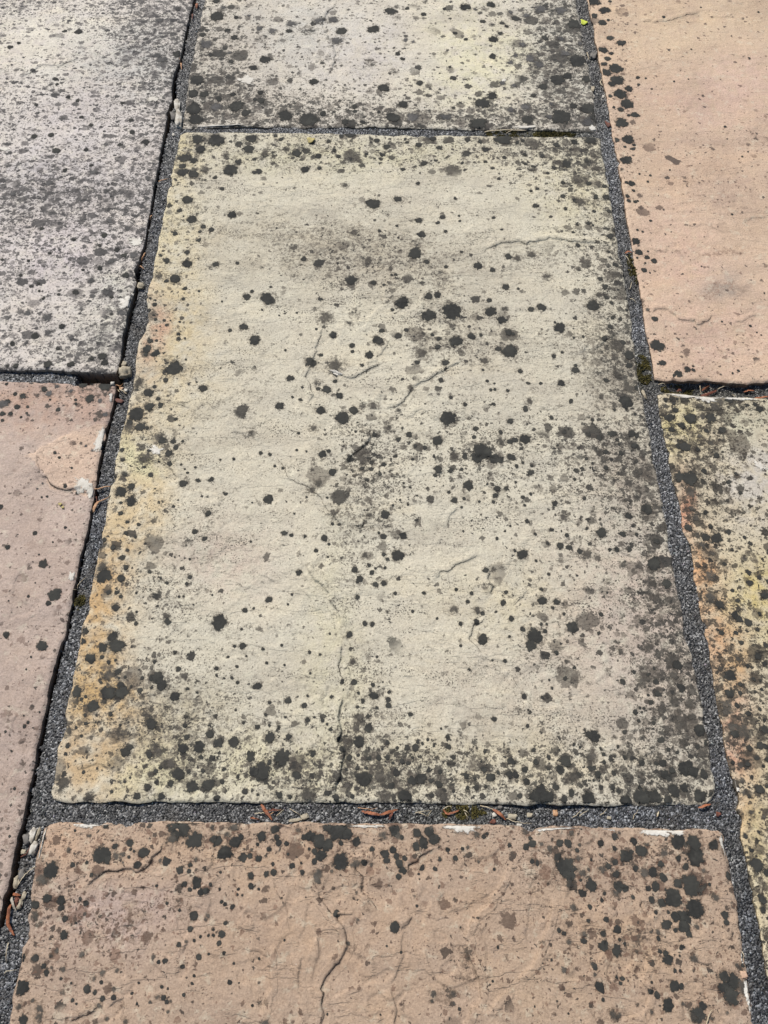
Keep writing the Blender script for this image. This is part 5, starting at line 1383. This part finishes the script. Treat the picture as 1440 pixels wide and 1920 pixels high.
def stone(name, px, py, rx, ry, mat, hgt=.7, sink=.55, ang=0, lumps=.34, zoff=0.0):
    """an irregular chip; rx, ry in pixels"""
    import bmesh
    q = at(px, py)
    m = px_size(px, py)
    fore = 1 / max(.35, float(HC / np.sqrt(q[0] ** 2 + q[1] ** 2 + HC ** 2)))
    bm = bmesh.new()
    bmesh.ops.create_icosphere(bm, subdivisions=3, radius=1.0)
    co = np.array([v.co[:] for v in bm.verts])
    fs = np.array([[v.index for v in f.verts] for f in bm.faces])
    bm.free()
    sx = random.uniform(0, 50)
    r = 1 + lumps * vnoise(co[:, 0] + sx, co[:, 1] + co[:, 2] * .7, 1.6, 3) + lumps * .5 * vnoise(co[:, 0] * 2 + co[:, 2] + sx, co[:, 1] * 2 - co[:, 2], 2.4, 4)
    co = np.sign(co) * np.abs(co) ** .62 * r[:, None]
    a, b = rx * m, ry * m * fore
    co = co * np.array([a, b, min(a, b) * hgt])
    c_, s_ = math.cos(ang), math.sin(ang)
    co[:, :2] = np.stack([co[:, 0] * c_ - co[:, 1] * s_, co[:, 0] * s_ + co[:, 1] * c_], -1)
    z = float(surf(q[0], q[1])[0]) + min(a, b) * hgt * (1 - sink) + zoff
    return obj(name, mesh_np(name, co, fs, LM[mat]), None, (q[0], q[1], z))


def scrap(name, px, py, rx, ry, mat, ang=0, cup=.3, lobes=3):
    """a small torn leaf scrap, slightly cupped, with thickness"""
    q = at(px, py)
    m = px_size(px, py)
    fore = 1 / max(.35, float(HC / np.sqrt(q[0] ** 2 + q[1] ** 2 + HC ** 2)))
    a, b = rx * m, ry * m * fore
    n = 18
    th = np.linspace(0, 2 * np.pi, n, endpoint=False)
    o = 1 + .16 * np.cos(lobes * th + random.uniform(0, 6)) + .1 * np.cos(5 * th + random.uniform(0, 6)) + RNG.normal(0, .04, n)
    co, rings = [(0, 0, 0)], (.5, 1.0)
    for f in rings:
        for i in range(n):
            x, y = f * a * o[i] * math.cos(th[i]), f * b * o[i] * math.sin(th[i])
            co.append((x, y, cup * (f ** 2) * min(a, b) * (.6 + .5 * math.cos(2 * th[i] + 1))))
    co = np.array(co)
    nb = len(co)
    low = co.copy()
    low[:, 2] -= .0004
    co = np.concatenate([co, low])
    i = np.arange(n)
    j = (i + 1) % n
    tri = np.stack([0 * i, 1 + i, 1 + j], -1)
    qd = np.stack([1 + i, 1 + n + i, 1 + n + j, 1 + j], -1)
    side = np.stack([1 + n + i, nb + 1 + n + i, nb + 1 + n + j, 1 + n + j], -1)
    c_, s_ = math.cos(ang), math.sin(ang)
    co[:, :2] = np.stack([co[:, 0] * c_ - co[:, 1] * s_, co[:, 0] * s_ + co[:, 1] * c_], -1)
    z = float(surf(q[0], q[1])[0]) + .0014
    return obj(name, mesh_np(name, co, [tri, tri[:, ::-1] + nb, qd, qd[:, ::-1] + nb, side], LM[mat]), None, (q[0], q[1], z))


def moss(px, py, rx, ry, n, label):
    q = at(px, py)
    m = px_size(px, py)
    fore = 1 / max(.35, float(HC / np.sqrt(q[0] ** 2 + q[1] ** 2 + HC ** 2)))
    a = RNG.uniform(0, 6.28, n)
    r = np.sqrt(RNG.random(n))
    x, y = r * np.cos(a) * rx * m, r * np.sin(a) * ry * m * fore
    keep_ = vnoise(x + q[0], y + q[1], 110, 9) > -.15
    x, y, r = x[keep_], y[keep_], r[keep_]
    n = len(x)
    wx, wy = x + q[0], y + q[1]
    ok = np.ones(n, bool)
    for s in SL.values():
        ok &= ~inside(wx, wy, s.poly)
    x, y, r, wx, wy = x[ok], y[ok], r[ok], wx[ok], wy[ok]
    n = len(x)
    z = mortar_z(wx, wy) + .0002
    sz = RNG.uniform(.0007, .0016, n)
    az = RNG.uniform(0, 6.28, n)
    L = RNG.uniform(.0012, .0032, n) * (1.2 - .6 * r)
    tipx, tipy = RNG.normal(0, .0012, (2, n))
    b = []
    for k in range(3):
        b.append(np.stack([x + sz * np.cos(az + k * 2.094), y + sz * np.sin(az + k * 2.094), z], -1))
    b.append(np.stack([x + tipx, y + tipy, z + L], -1))
    co = np.stack(b, 1).reshape(-1, 3)
    f = np.array([(0, 1, 3), (1, 2, 3), (2, 0, 3)])
    fs = (f[None] + (np.arange(n) * 4)[:, None, None]).reshape(-1, 3)
    o = obj("moss_clump", mesh_np("moss_clump", co, fs, LM['moss'], False), None, (q[0], q[1], 0))
    return thing(o, label, "moss", "moss in the mortar joints")


NJ, LJ, RJ = "bits of litter in the near cross joint", "bits of litter in the left joint", "bits of litter in the right joint"
for nm, pts, w, mat, fl, tp, lab, cat, grp in [
        # near cross joint, from left to right
        ('dry_husk', [(489, 1508), (497, 1520), (511, 1537)], 8, 'rust', .35, 'both', 'orange brown bud husk slanting down across the left part of the near cross joint', 'husk', NJ),
        ('leaf_scrap', [(500, 1520), (514, 1518), (526, 1519)], 5, 'brown', .3, 'both', 'dark red leaf sliver sticking out to the right from behind the slanting husk', 'leaf', NJ),
        ('leaf_scrap', [(469, 1532), (476, 1534), (485, 1535)], 4, 'rust', .3, 'both', 'tiny tan leaf scrap below left of the slanting husk', 'leaf', NJ),
        ('straw', [(477, 1526), (494, 1524), (508, 1520)], 2.2, 'straw', .8, 'end', 'pale straw pointing left from the slanting husk', 'straw', NJ),
        ('straw', [(506, 1526), (516, 1521), (528, 1517)], 2.2, 'tan', .8, 'end', 'tan straw pointing up to the right of the slanting husk', 'straw', NJ),
        ('straw', [(518, 1530), (525, 1524), (532, 1517)], 2.2, 'straw', .8, 'end', 'short white straw right of the slanting husk, nearly upright', 'straw', NJ),
        ('straw', [(543, 1516), (554, 1523), (566, 1530)], 1.8, 'straw', .8, 'end', 'thin straw running down to the cream mortar crumb in the near cross joint', 'straw', NJ),
        ('dry_husk', [(678, 1521), (690, 1524), (703, 1527), (715, 1528)], 8, 'rust', .4, 'both', 'left half of the V of two long rusty husks in the near cross joint', 'husk', NJ),
        ('dry_husk', [(714, 1528), (728, 1523), (746, 1517)], 7, 'rust', .4, 'both', 'right half of the V of two long rusty husks in the near cross joint', 'husk', NJ),
        ('leaf_scrap', [(728, 1537), (733, 1530), (737, 1522)], 6, 'brown', .35, 'both', 'dark brown leaf hanging below the right arm of the rusty V', 'leaf', NJ),
        ('straw', [(671, 1514), (684, 1516), (699, 1518), (708, 1513)], 2, 'tan', .8, 'end', 'bent tan straw just above the left arm of the rusty V', 'straw', NJ),
        ('straw', [(779, 1524), (794, 1521), (810, 1519)], 2, 'straw', .8, 'end', 'upper of two pale crossing straws right of the rusty V', 'straw', NJ),
        ('straw', [(784, 1523), (794, 1527), (806, 1532)], 2, 'straw', .8, 'end', 'lower of two pale crossing straws right of the rusty V', 'straw', NJ),
        ('straw', [(802, 1529), (806, 1524), (810, 1519)], 1.8, 'straw', .8, 'end', 'tiny upright straw at the tips of the two crossing straws', 'straw', NJ),
        ('leaf_scrap', [(831, 1517), (838, 1526), (848, 1525), (861, 1518)], 5, 'rust', .4, 'both', 'curled brown leaf shaped like a tick in the near cross joint', 'leaf', NJ),
        ('straw', [(831, 1516), (844, 1510), (849, 1518)], 2, 'straw', .8, 'end', 'bent straw arching over the tick shaped brown leaf', 'straw', NJ),
        ('straw', [(868, 1518), (874, 1521), (881, 1527)], 2, 'straw', .8, 'end', 'short straw sloping down right of the tick shaped leaf', 'straw', NJ),
        ('straw', [(871, 1522), (875, 1529), (877, 1538)], 2, 'straw', .8, 'end', 'short upright straw right of the tick shaped leaf', 'straw', NJ),
        ('dry_husk', [(924, 1517), (936, 1525), (948, 1538)], 8, 'rust', .4, 'both', 'orange husk slanting beside the white crumbs in the near cross joint', 'husk', NJ),
        ('straw', [(901, 1510), (914, 1513), (926, 1518)], 2.4, 'straw', .8, 'none', 'pale straw leading from the slab edge to the orange husk by the white crumbs', 'straw', NJ),
        ('straw', [(950, 1534), (962, 1539), (980, 1543), (998, 1543)], 2.4, 'straw', .8, 'end', 'pale straw trailing right from the orange husk by the white crumbs', 'straw', NJ),
        ('straw', [(1075, 1533), (1085, 1524), (1096, 1514)], 2, 'straw', .8, 'end', 'longer straw of the small X at the near cross joint', 'straw', NJ),
        ('straw', [(1086, 1530), (1095, 1524), (1104, 1518)], 2, 'straw', .8, 'end', 'shorter straw of the small X at the near cross joint', 'straw', NJ),
        ('straw', [(1126, 1528), (1134, 1523), (1139, 1516)], 2, 'straw', .8, 'end', 'curved straw right of the small X in the near cross joint', 'straw', NJ),
        ('straw', [(1187, 1536), (1190, 1527), (1194, 1523), (1198, 1517)], 1.8, 'straw', .8, 'end', 'bent white straw near the right end of the near cross joint', 'straw', NJ),
        ('dry_husk', [(1232, 1531), (1236, 1521)], 3.5, 'straw', .5, 'both', 'pale seed husk lying upright right of the bent white straw', 'husk', NJ),
        ('leaf_scrap', [(1309, 1515), (1320, 1512), (1333, 1507)], 6, 'rust', .3, 'both', 'orange leaf scrap at the near right corner of the cream slab', 'leaf', NJ),
        # left joint
        ('dry_husk', [(19, 1687), (17, 1705), (14, 1728), (20, 1744), (26, 1755)], 8, 'rust', .5, 'both', 'long orange husk hanging in the open gap beside the near slab', 'husk', LJ),
        ('leaf_scrap', [(21, 1676), (30, 1677), (39, 1679)], 7, 'rust', .4, 'both', 'orange leaf lying across the top of the long orange husk', 'leaf', LJ),
        ('leaf_scrap', [(20, 1680), (24, 1690), (29, 1708)], 6, 'grey', .35, 'both', 'grey curled leaf beside the long orange husk', 'leaf', LJ),
        ('leaf_scrap', [(31, 1682), (32, 1690), (31, 1698)], 5, 'brown', .35, 'both', 'red brown leaf just right of the grey curled leaf', 'leaf', LJ),
        ('straw', [(33, 1660), (42, 1646), (52, 1635), (65, 1625)], 2.4, 'straw', .8, 'none', 'long thin straw arching up to the edge of the near slab', 'straw', LJ),
        ('twig', [(38, 1606), (48, 1602), (53, 1594), (56, 1584)], 3.5, 'brown', .7, 'end', 'red brown twig curling past the white lime block in the left gap', 'twig', LJ),
        ('straw', [(30, 1625), (26, 1645), (20, 1668)], 1.8, 'straw', .8, 'end', 'thin straw leaning in the dark gap above the orange husk', 'straw', LJ),
        ('straw', [(14, 1768), (12, 1785), (10, 1806)], 2.4, 'straw', .8, 'end', 'upright pale straw on the mortar below the long orange husk', 'straw', LJ),
        ('straw', [(7, 1826), (15, 1820), (31, 1819)], 2.2, 'straw', .8, 'end', 'short curved straw low on the left joint', 'straw', LJ),
        ('twig', [(178, 918), (192, 915), (207, 911)], 3, 'tan', .7, 'none', 'tan twig lying straight across the left joint beside the white smear', 'twig', LJ),
        ('dry_husk', [(174, 960), (179, 948), (187, 938)], 7, 'tan', .5, 'both', 'plump tan husk slanting below the straight tan twig', 'husk', LJ),
        ('twig', [(186, 939), (195, 936), (206, 931)], 3.5, 'tan', .6, 'end', 'tan leaf stalk running right from the plump tan husk', 'twig', LJ),
        ('twig', [(178, 919), (180, 930), (182, 942)], 2.6, 'brown', .7, 'none', 'brown stem joining the tan twig to the plump husk', 'twig', LJ),
        ('straw', [(138, 1107), (148, 1094), (163, 1080)], 2.2, 'straw', .8, 'end', 'thin straw slanting over the left joint below the pale round chip', 'straw', LJ),
        ('twig', [(150, 707), (168, 711), (188, 716)], 3, 'brown', .7, 'none', 'red brown twig under the broken corner of the lilac slab', 'twig', LJ),
        ('twig', [(186, 716), (200, 712), (214, 712), (230, 717)], 2.2, 'tan', .8, 'none', 'tan stem bridging the gap at the corner where three slabs meet', 'twig', LJ),
        ('twig', [(220, 714), (221, 721), (223, 728)], 5, 'tan', .6, 'both', 'short thick tan stub in the gap at the meeting of three slabs', 'twig', LJ),
        ('twig', [(215, 720), (222, 729), (230, 733), (237, 737)], 3, 'straw', .7, 'none', 'cream stem curling below the tan stub at the meeting of three slabs', 'twig', LJ),
        ('twig', [(272, 472), (267, 482), (262, 490), (262, 497), (269, 503)], 2.8, 'tan', .8, 'none', 'hooked peach stem in the gap along the lilac slab', 'twig', LJ),
        ('twig', [(285, 402), (281, 409), (277, 417)], 3, 'tan', .8, 'both', 'short peach stem in the gap above the hooked stem', 'twig', LJ),
        ('twig', [(297, 339), (306, 338), (316, 333)], 3, 'tan', .7, 'end', 'tan twig across the joint just below the far corner of the cream slab', 'twig', LJ),
        ('twig', [(337, 111), (340, 120), (340, 130)], 3.2, 'tan', .7, 'both', 'peach stem standing in the gap near the top of the left joint', 'twig', LJ),
        ('leaf_scrap', [(370, 6), (369, 11), (368, 16)], 6, 'rust', .4, 'both', 'bright orange leaf at the very top of the left joint', 'leaf', LJ),
        ('leaf_scrap', [(361, 25), (361, 30), (360, 35)], 4, 'brown', .4, 'both', 'red brown leaf a little below the bright orange one at the top left', 'leaf', LJ),
        # right joint
        ('straw', [(1129, 148), (1125, 153), (1130, 160)], 2.4, 'straw', .8, 'none', 'cream straw bent into a hook against the peach slab', 'straw', RJ),
        ('straw', [(1101, 96), (1103, 104), (1104, 112)], 2.4, 'straw', .8, 'end', 'pale stem upright in the far part of the right joint', 'straw', RJ),
        ('leaf_scrap', [(1172, 474), (1178, 471), (1186, 472)], 5, 'rust', .4, 'both', 'rust red leaf scrap beside the big dark spot on the peach slab edge', 'leaf', RJ),
        ('straw', [(1173, 479), (1178, 486), (1181, 493)], 2, 'straw', .8, 'end', 'thin white straw just below the rust red leaf scrap', 'straw', RJ),
        ('straw', [(1182, 541), (1183, 534), (1185, 527)], 2, 'straw', .8, 'end', 'tiny upright straw halfway down the right joint', 'straw', RJ),
        ('straw', [(1182, 558), (1188, 563), (1194, 568)], 2, 'straw', .8, 'end', 'white straw slanting down below the tiny upright one in the right joint', 'straw', RJ),
        # joint between peach and buff slabs
        ('dry_husk', [(1317, 737), (1332, 733), (1350, 724)], 7, 'brown', .4, 'both', 'long red brown husk below the wavy edge of the peach slab', 'husk', RJ),
        ('dry_husk', [(1320, 724), (1327, 721), (1334, 717)], 5, 'rust', .4, 'both', 'orange husk just above the long red brown one', 'husk', RJ),
        ('leaf_scrap', [(1400, 727), (1409, 726), (1420, 726)], 4, 'rust', .4, 'both', 'rusty sliver tucked under the peach slab near the right border', 'leaf', RJ),
        ('dry_husk', [(1414, 745), (1428, 742), (1446, 739)], 5, 'rust', .4, 'both', 'rusty husk lying along the far edge of the buff slab at the right border', 'husk', RJ),
        ('leaf_scrap', [(1273, 725), (1278, 723), (1284, 724)], 5, 'brown', .4, 'both', 'dark red leaf scrap near the left end of the joint below the peach slab', 'leaf', RJ),
        ('straw', [(1316, 717), (1317, 726), (1321, 735)], 2, 'straw', .8, 'end', 'white straw standing left of the long red brown husk', 'straw', RJ),
        ('straw', [(1350, 722), (1362, 718), (1374, 719)], 1.8, 'straw', .8, 'end', 'pale straw right of the long red brown husk', 'straw', RJ),
        ('straw', [(1378, 731), (1380, 738), (1384, 743)], 1.8, 'straw', .8, 'end', 'tiny straw by the far edge of the buff slab', 'straw', RJ),
        ('straw', [(1236, 718), (1244, 717), (1252, 721)], 1.8, 'straw', .8, 'end', 'fine straw at the near left corner of the peach slab', 'straw', RJ),
        # sticks in the far cross joint and stem on the near slab
        ('stick', [(909, 246), (940, 245), (986, 244)], 3, 'straw', .7, 'none', 'long white stick lying along the far cross joint', 'stick', None),
        ('straw', [(949, 250), (957, 247), (964, 242)], 1.8, 'straw', .8, 'end', 'thin straw leaning over the long white stick in the far cross joint', 'straw', None),
        ('grass_blade', [(1325, 1924), (1328, 1908), (1332, 1898), (1337, 1892)], 3.2, 'straw', .8, 'end', 'pale bent blade of dry grass on the near slab at the lower right border', 'grass blade', None),
        ('splinter', [(1391, 1784), (1394, 1792), (1395, 1803)], 2.2, 'straw', .8, 'end', 'cream splinter on the right edge of the near slab above the pink chip', 'splinter', None)]:
    o = strand(nm, pts, w, mat, fl, tp, arch=random.uniform(.0004, .0022))
    thing(o, lab, cat, grp)

for nm, x, y, rx, ry, mat, h, lab, cat in [
        ('mortar_crumb', 571, 1531, 7, 5, 'cream', .6, 'cream mortar crumb left of the middle of the near cross joint', 'crumb'),
        ('mortar_crumb', 553, 1537, 12, 3, 'cream', .5, 'long flat cream crumb against the near slab in the cross joint', 'crumb'),
        ('mortar_crumb', 928, 1527, 5, 4, 'white', .6, 'white crumb touching the left side of the orange husk', 'crumb'),
        ('mortar_crumb', 962, 1531, 8, 5, 'cream', .6, 'largest cream crumb right of the orange husk', 'crumb'),
        ('mortar_crumb', 974, 1546, 5, 3, 'white', .6, 'white crumb below the straw that trails from the orange husk', 'crumb'),
        ('mortar_crumb', 994, 1528, 6, 4, 'cream', .6, 'cream crumb farthest right in the group by the orange husk', 'crumb'),
        ('pebble', 938, 1513, 4, 3, 'stone', .7, 'small grey pebble under the cream slab edge above the orange husk', 'pebble'),
        ('seed', 1042, 1524, 4.5, 6, 'tan', .6, 'tan seed between the crumbs and the small X of straws', 'seed'),
        ('mortar_crumb', 1143, 1533, 4, 3, 'cream', .6, 'cream crumb below the curved straw in the near cross joint', 'crumb'),
        ('lime_block', 59, 1566, 5.5, 13, 'white', .9, 'upper white lime block wedged in the gap at the near slab corner', 'lime block'),
        ('lime_block', 61, 1591, 7, 12, 'white', .8, 'lower white lime block wedged in the gap at the near slab corner', 'lime block'),
        ('lime_block', 69, 1563, 3, 11, 'cream', .9, 'thin cream lime strip between the white block and the near slab corner', 'lime strip'),
        ('pebble', 49, 1573, 6, 9, 'stone', .8, 'dark grey pebble left of the white lime blocks', 'pebble'),
        ('pebble', 43, 1597, 5, 4, 'cream', .8, 'cream pebble by the red brown twig in the left gap', 'pebble'),
        ('mortar_crumb', 29, 1654, 5, 10, 'cream', .7, 'cream crumb in the gap above the orange leaf', 'crumb'),
        ('mortar_crumb', 43, 1680, 4, 7, 'cream', .7, 'cream crumb right of the orange leaf', 'crumb'),
        ('mortar_crumb', 36, 1696, 5, 8, 'cream', .7, 'cream crumb right of the grey curled leaf', 'crumb'),
        ('pebble', 40, 1640, 6, 9, 'stone', .7, 'grey pebble in the gap below the long thin straw', 'pebble'),
        ('mortar_lump', 235, 698, 11, 9, 'cream', .8, 'large pale lump in the left joint by the corner of the lilac slab', 'mortar lump'),
        ('pebble', 232, 681, 4, 5, 'cream', .8, 'small tan pebble just above the large pale lump', 'pebble'),
        ('pebble', 212, 722, 3.4, 3, 'white', .9, 'round cream pebble at the corner of the pinkish brown slab', 'pebble'),
        ('pebble', 236, 731, 3.4, 3.2, 'white', .9, 'tiny white pebble right of the cream stem in the left joint', 'pebble'),
        ('pebble', 228, 726, 2.4, 2.2, 'pink', .9, 'tiny pink pebble between the stub and the white pebble', 'pebble'),
        ('pebble', 264, 535, 6.5, 5.5, 'cream', .8, 'round cream pebble in the left joint beside the lilac slab', 'pebble'),
        ('pebble', 252, 566, 4, 3, 'cream', .8, 'small tan pebble at the edge of the gap below the round cream one', 'pebble'),
        ('lime_block', 332, 197, 5, 9, 'white', .8, 'white elongated stone in the far left gap', 'stone'),
        ('lime_block', 335, 222, 7, 14, 'white', .7, 'white block below the elongated stone in the far left gap', 'stone'),
        ('pebble', 324, 216, 4.2, 8, 'stone', .9, 'grey pebble standing in the gap left of the white block', 'pebble'),
        ('pebble', 325, 251, 2.6, 2.4, 'white', .9, 'tiny white pebble below the white block in the far left gap', 'pebble'),
        ('pebble', 1112, 166, 3.6, 5, 'cream', .7, 'cream pebble at the edge of the far slab in the right joint', 'pebble'),
        ('pebble', 1113, 177, 2.2, 3.4, 'white', .7, 'tiny white pebble just below the cream one in the right joint', 'pebble'),
        ('pebble', 1132, 178, 2.4, 2.4, 'white', .7, 'tiny white pebble against the peach slab', 'pebble'),
        ('pebble', 1113, 103, 6, 6, 'stone', .6, 'grey pebble in the upper part of the right joint', 'pebble'),
        ('mortar_crumb', 1330, 732, 5, 3, 'pink', .6, 'pink crumb by the long red brown husk', 'crumb'),
        ('mortar_crumb', 1209, 737, 3, 8, 'cream', .6, 'upright cream flake on the edge of the cream slab opposite the buff slab', 'flake'),
        ('stone_chip', 1396, 1828, 6.5, 6, 'pink', .35, 'clean pink stone chip on the right edge of the near slab', 'stone chip')]:
    thing(stone(nm, x, y, rx, ry, mat, h, ang=random.uniform(-.25, .25)), lab, cat)

for nm, x, y, rx, ry, mat, a, lab, cat in [
        ('leaf_scrap', 1095, 40, 6.2, 4, 'lime', .2, 'bright yellow green leaf scrap in the far right joint', 'leaf'),
        ('leaf_scrap', 1140, 231, 4, 5, 'brown', .4, 'dark red leaf scrap against the left edge of the peach slab', 'leaf'),
        ('leaf_scrap', 583, 266, 7, 4.5, 'yellow', .1, 'ochre yellow flake on the far end of the cream slab', 'leaf'),
        ('leaf_scrap', 114, 947, 3, 2.6, 'yellow', .9, 'upper part of the olive leaf crumb on the pinkish brown slab', 'leaf'),
        ('leaf_scrap', 119, 953, 2.6, 2.2, 'yellow', .3, 'lower olive part of the leaf crumb on the pinkish brown slab', 'leaf'),
        ('leaf_scrap', 1348, 1526, 5, 4, 'brown', .4, 'dark red leaf scrap at the right end of the near cross joint', 'leaf'),
        ('leaf_scrap', 925, 1540, 6, 4, 'brown', .3, 'dark red leaf scrap below the orange husk in the near cross joint', 'leaf'),
        ('leaf_scrap', 222, 750, 4, 8, 'brown', 1.2, 'dark red leaf down in the gap below the meeting of three slabs', 'leaf'),
        ('leaf_scrap', 32, 1692, 6, 10, 'brown', .6, 'rust coloured leaf behind the grey curled leaf in the left gap', 'leaf')]:
    thing(scrap(nm, x, y, rx, ry, mat, a), lab, cat)

moss(1040, 250, 40, 7, 1100, "olive brown moss clump in the far cross joint near its right end")
moss(950, 248, 40, 6, 600, "thin brown moss along the far cross joint beside the white stick")
moss(1190, 500, 12, 26, 420, "dark moss below the rust red leaf scrap in the right joint")
moss(1206, 690, 15, 26, 650, "large olive moss clump filling the right joint beside the peach slab corner")
moss(1275, 726, 34, 9, 380, "sparse moss under the near edge of the peach slab")
moss(866, 1522, 45, 12, 420, "thin green moss around the tick shaped leaf in the near cross joint")
moss(148, 1128, 10, 14, 160, "small moss tuft in the left joint below the thin straw")
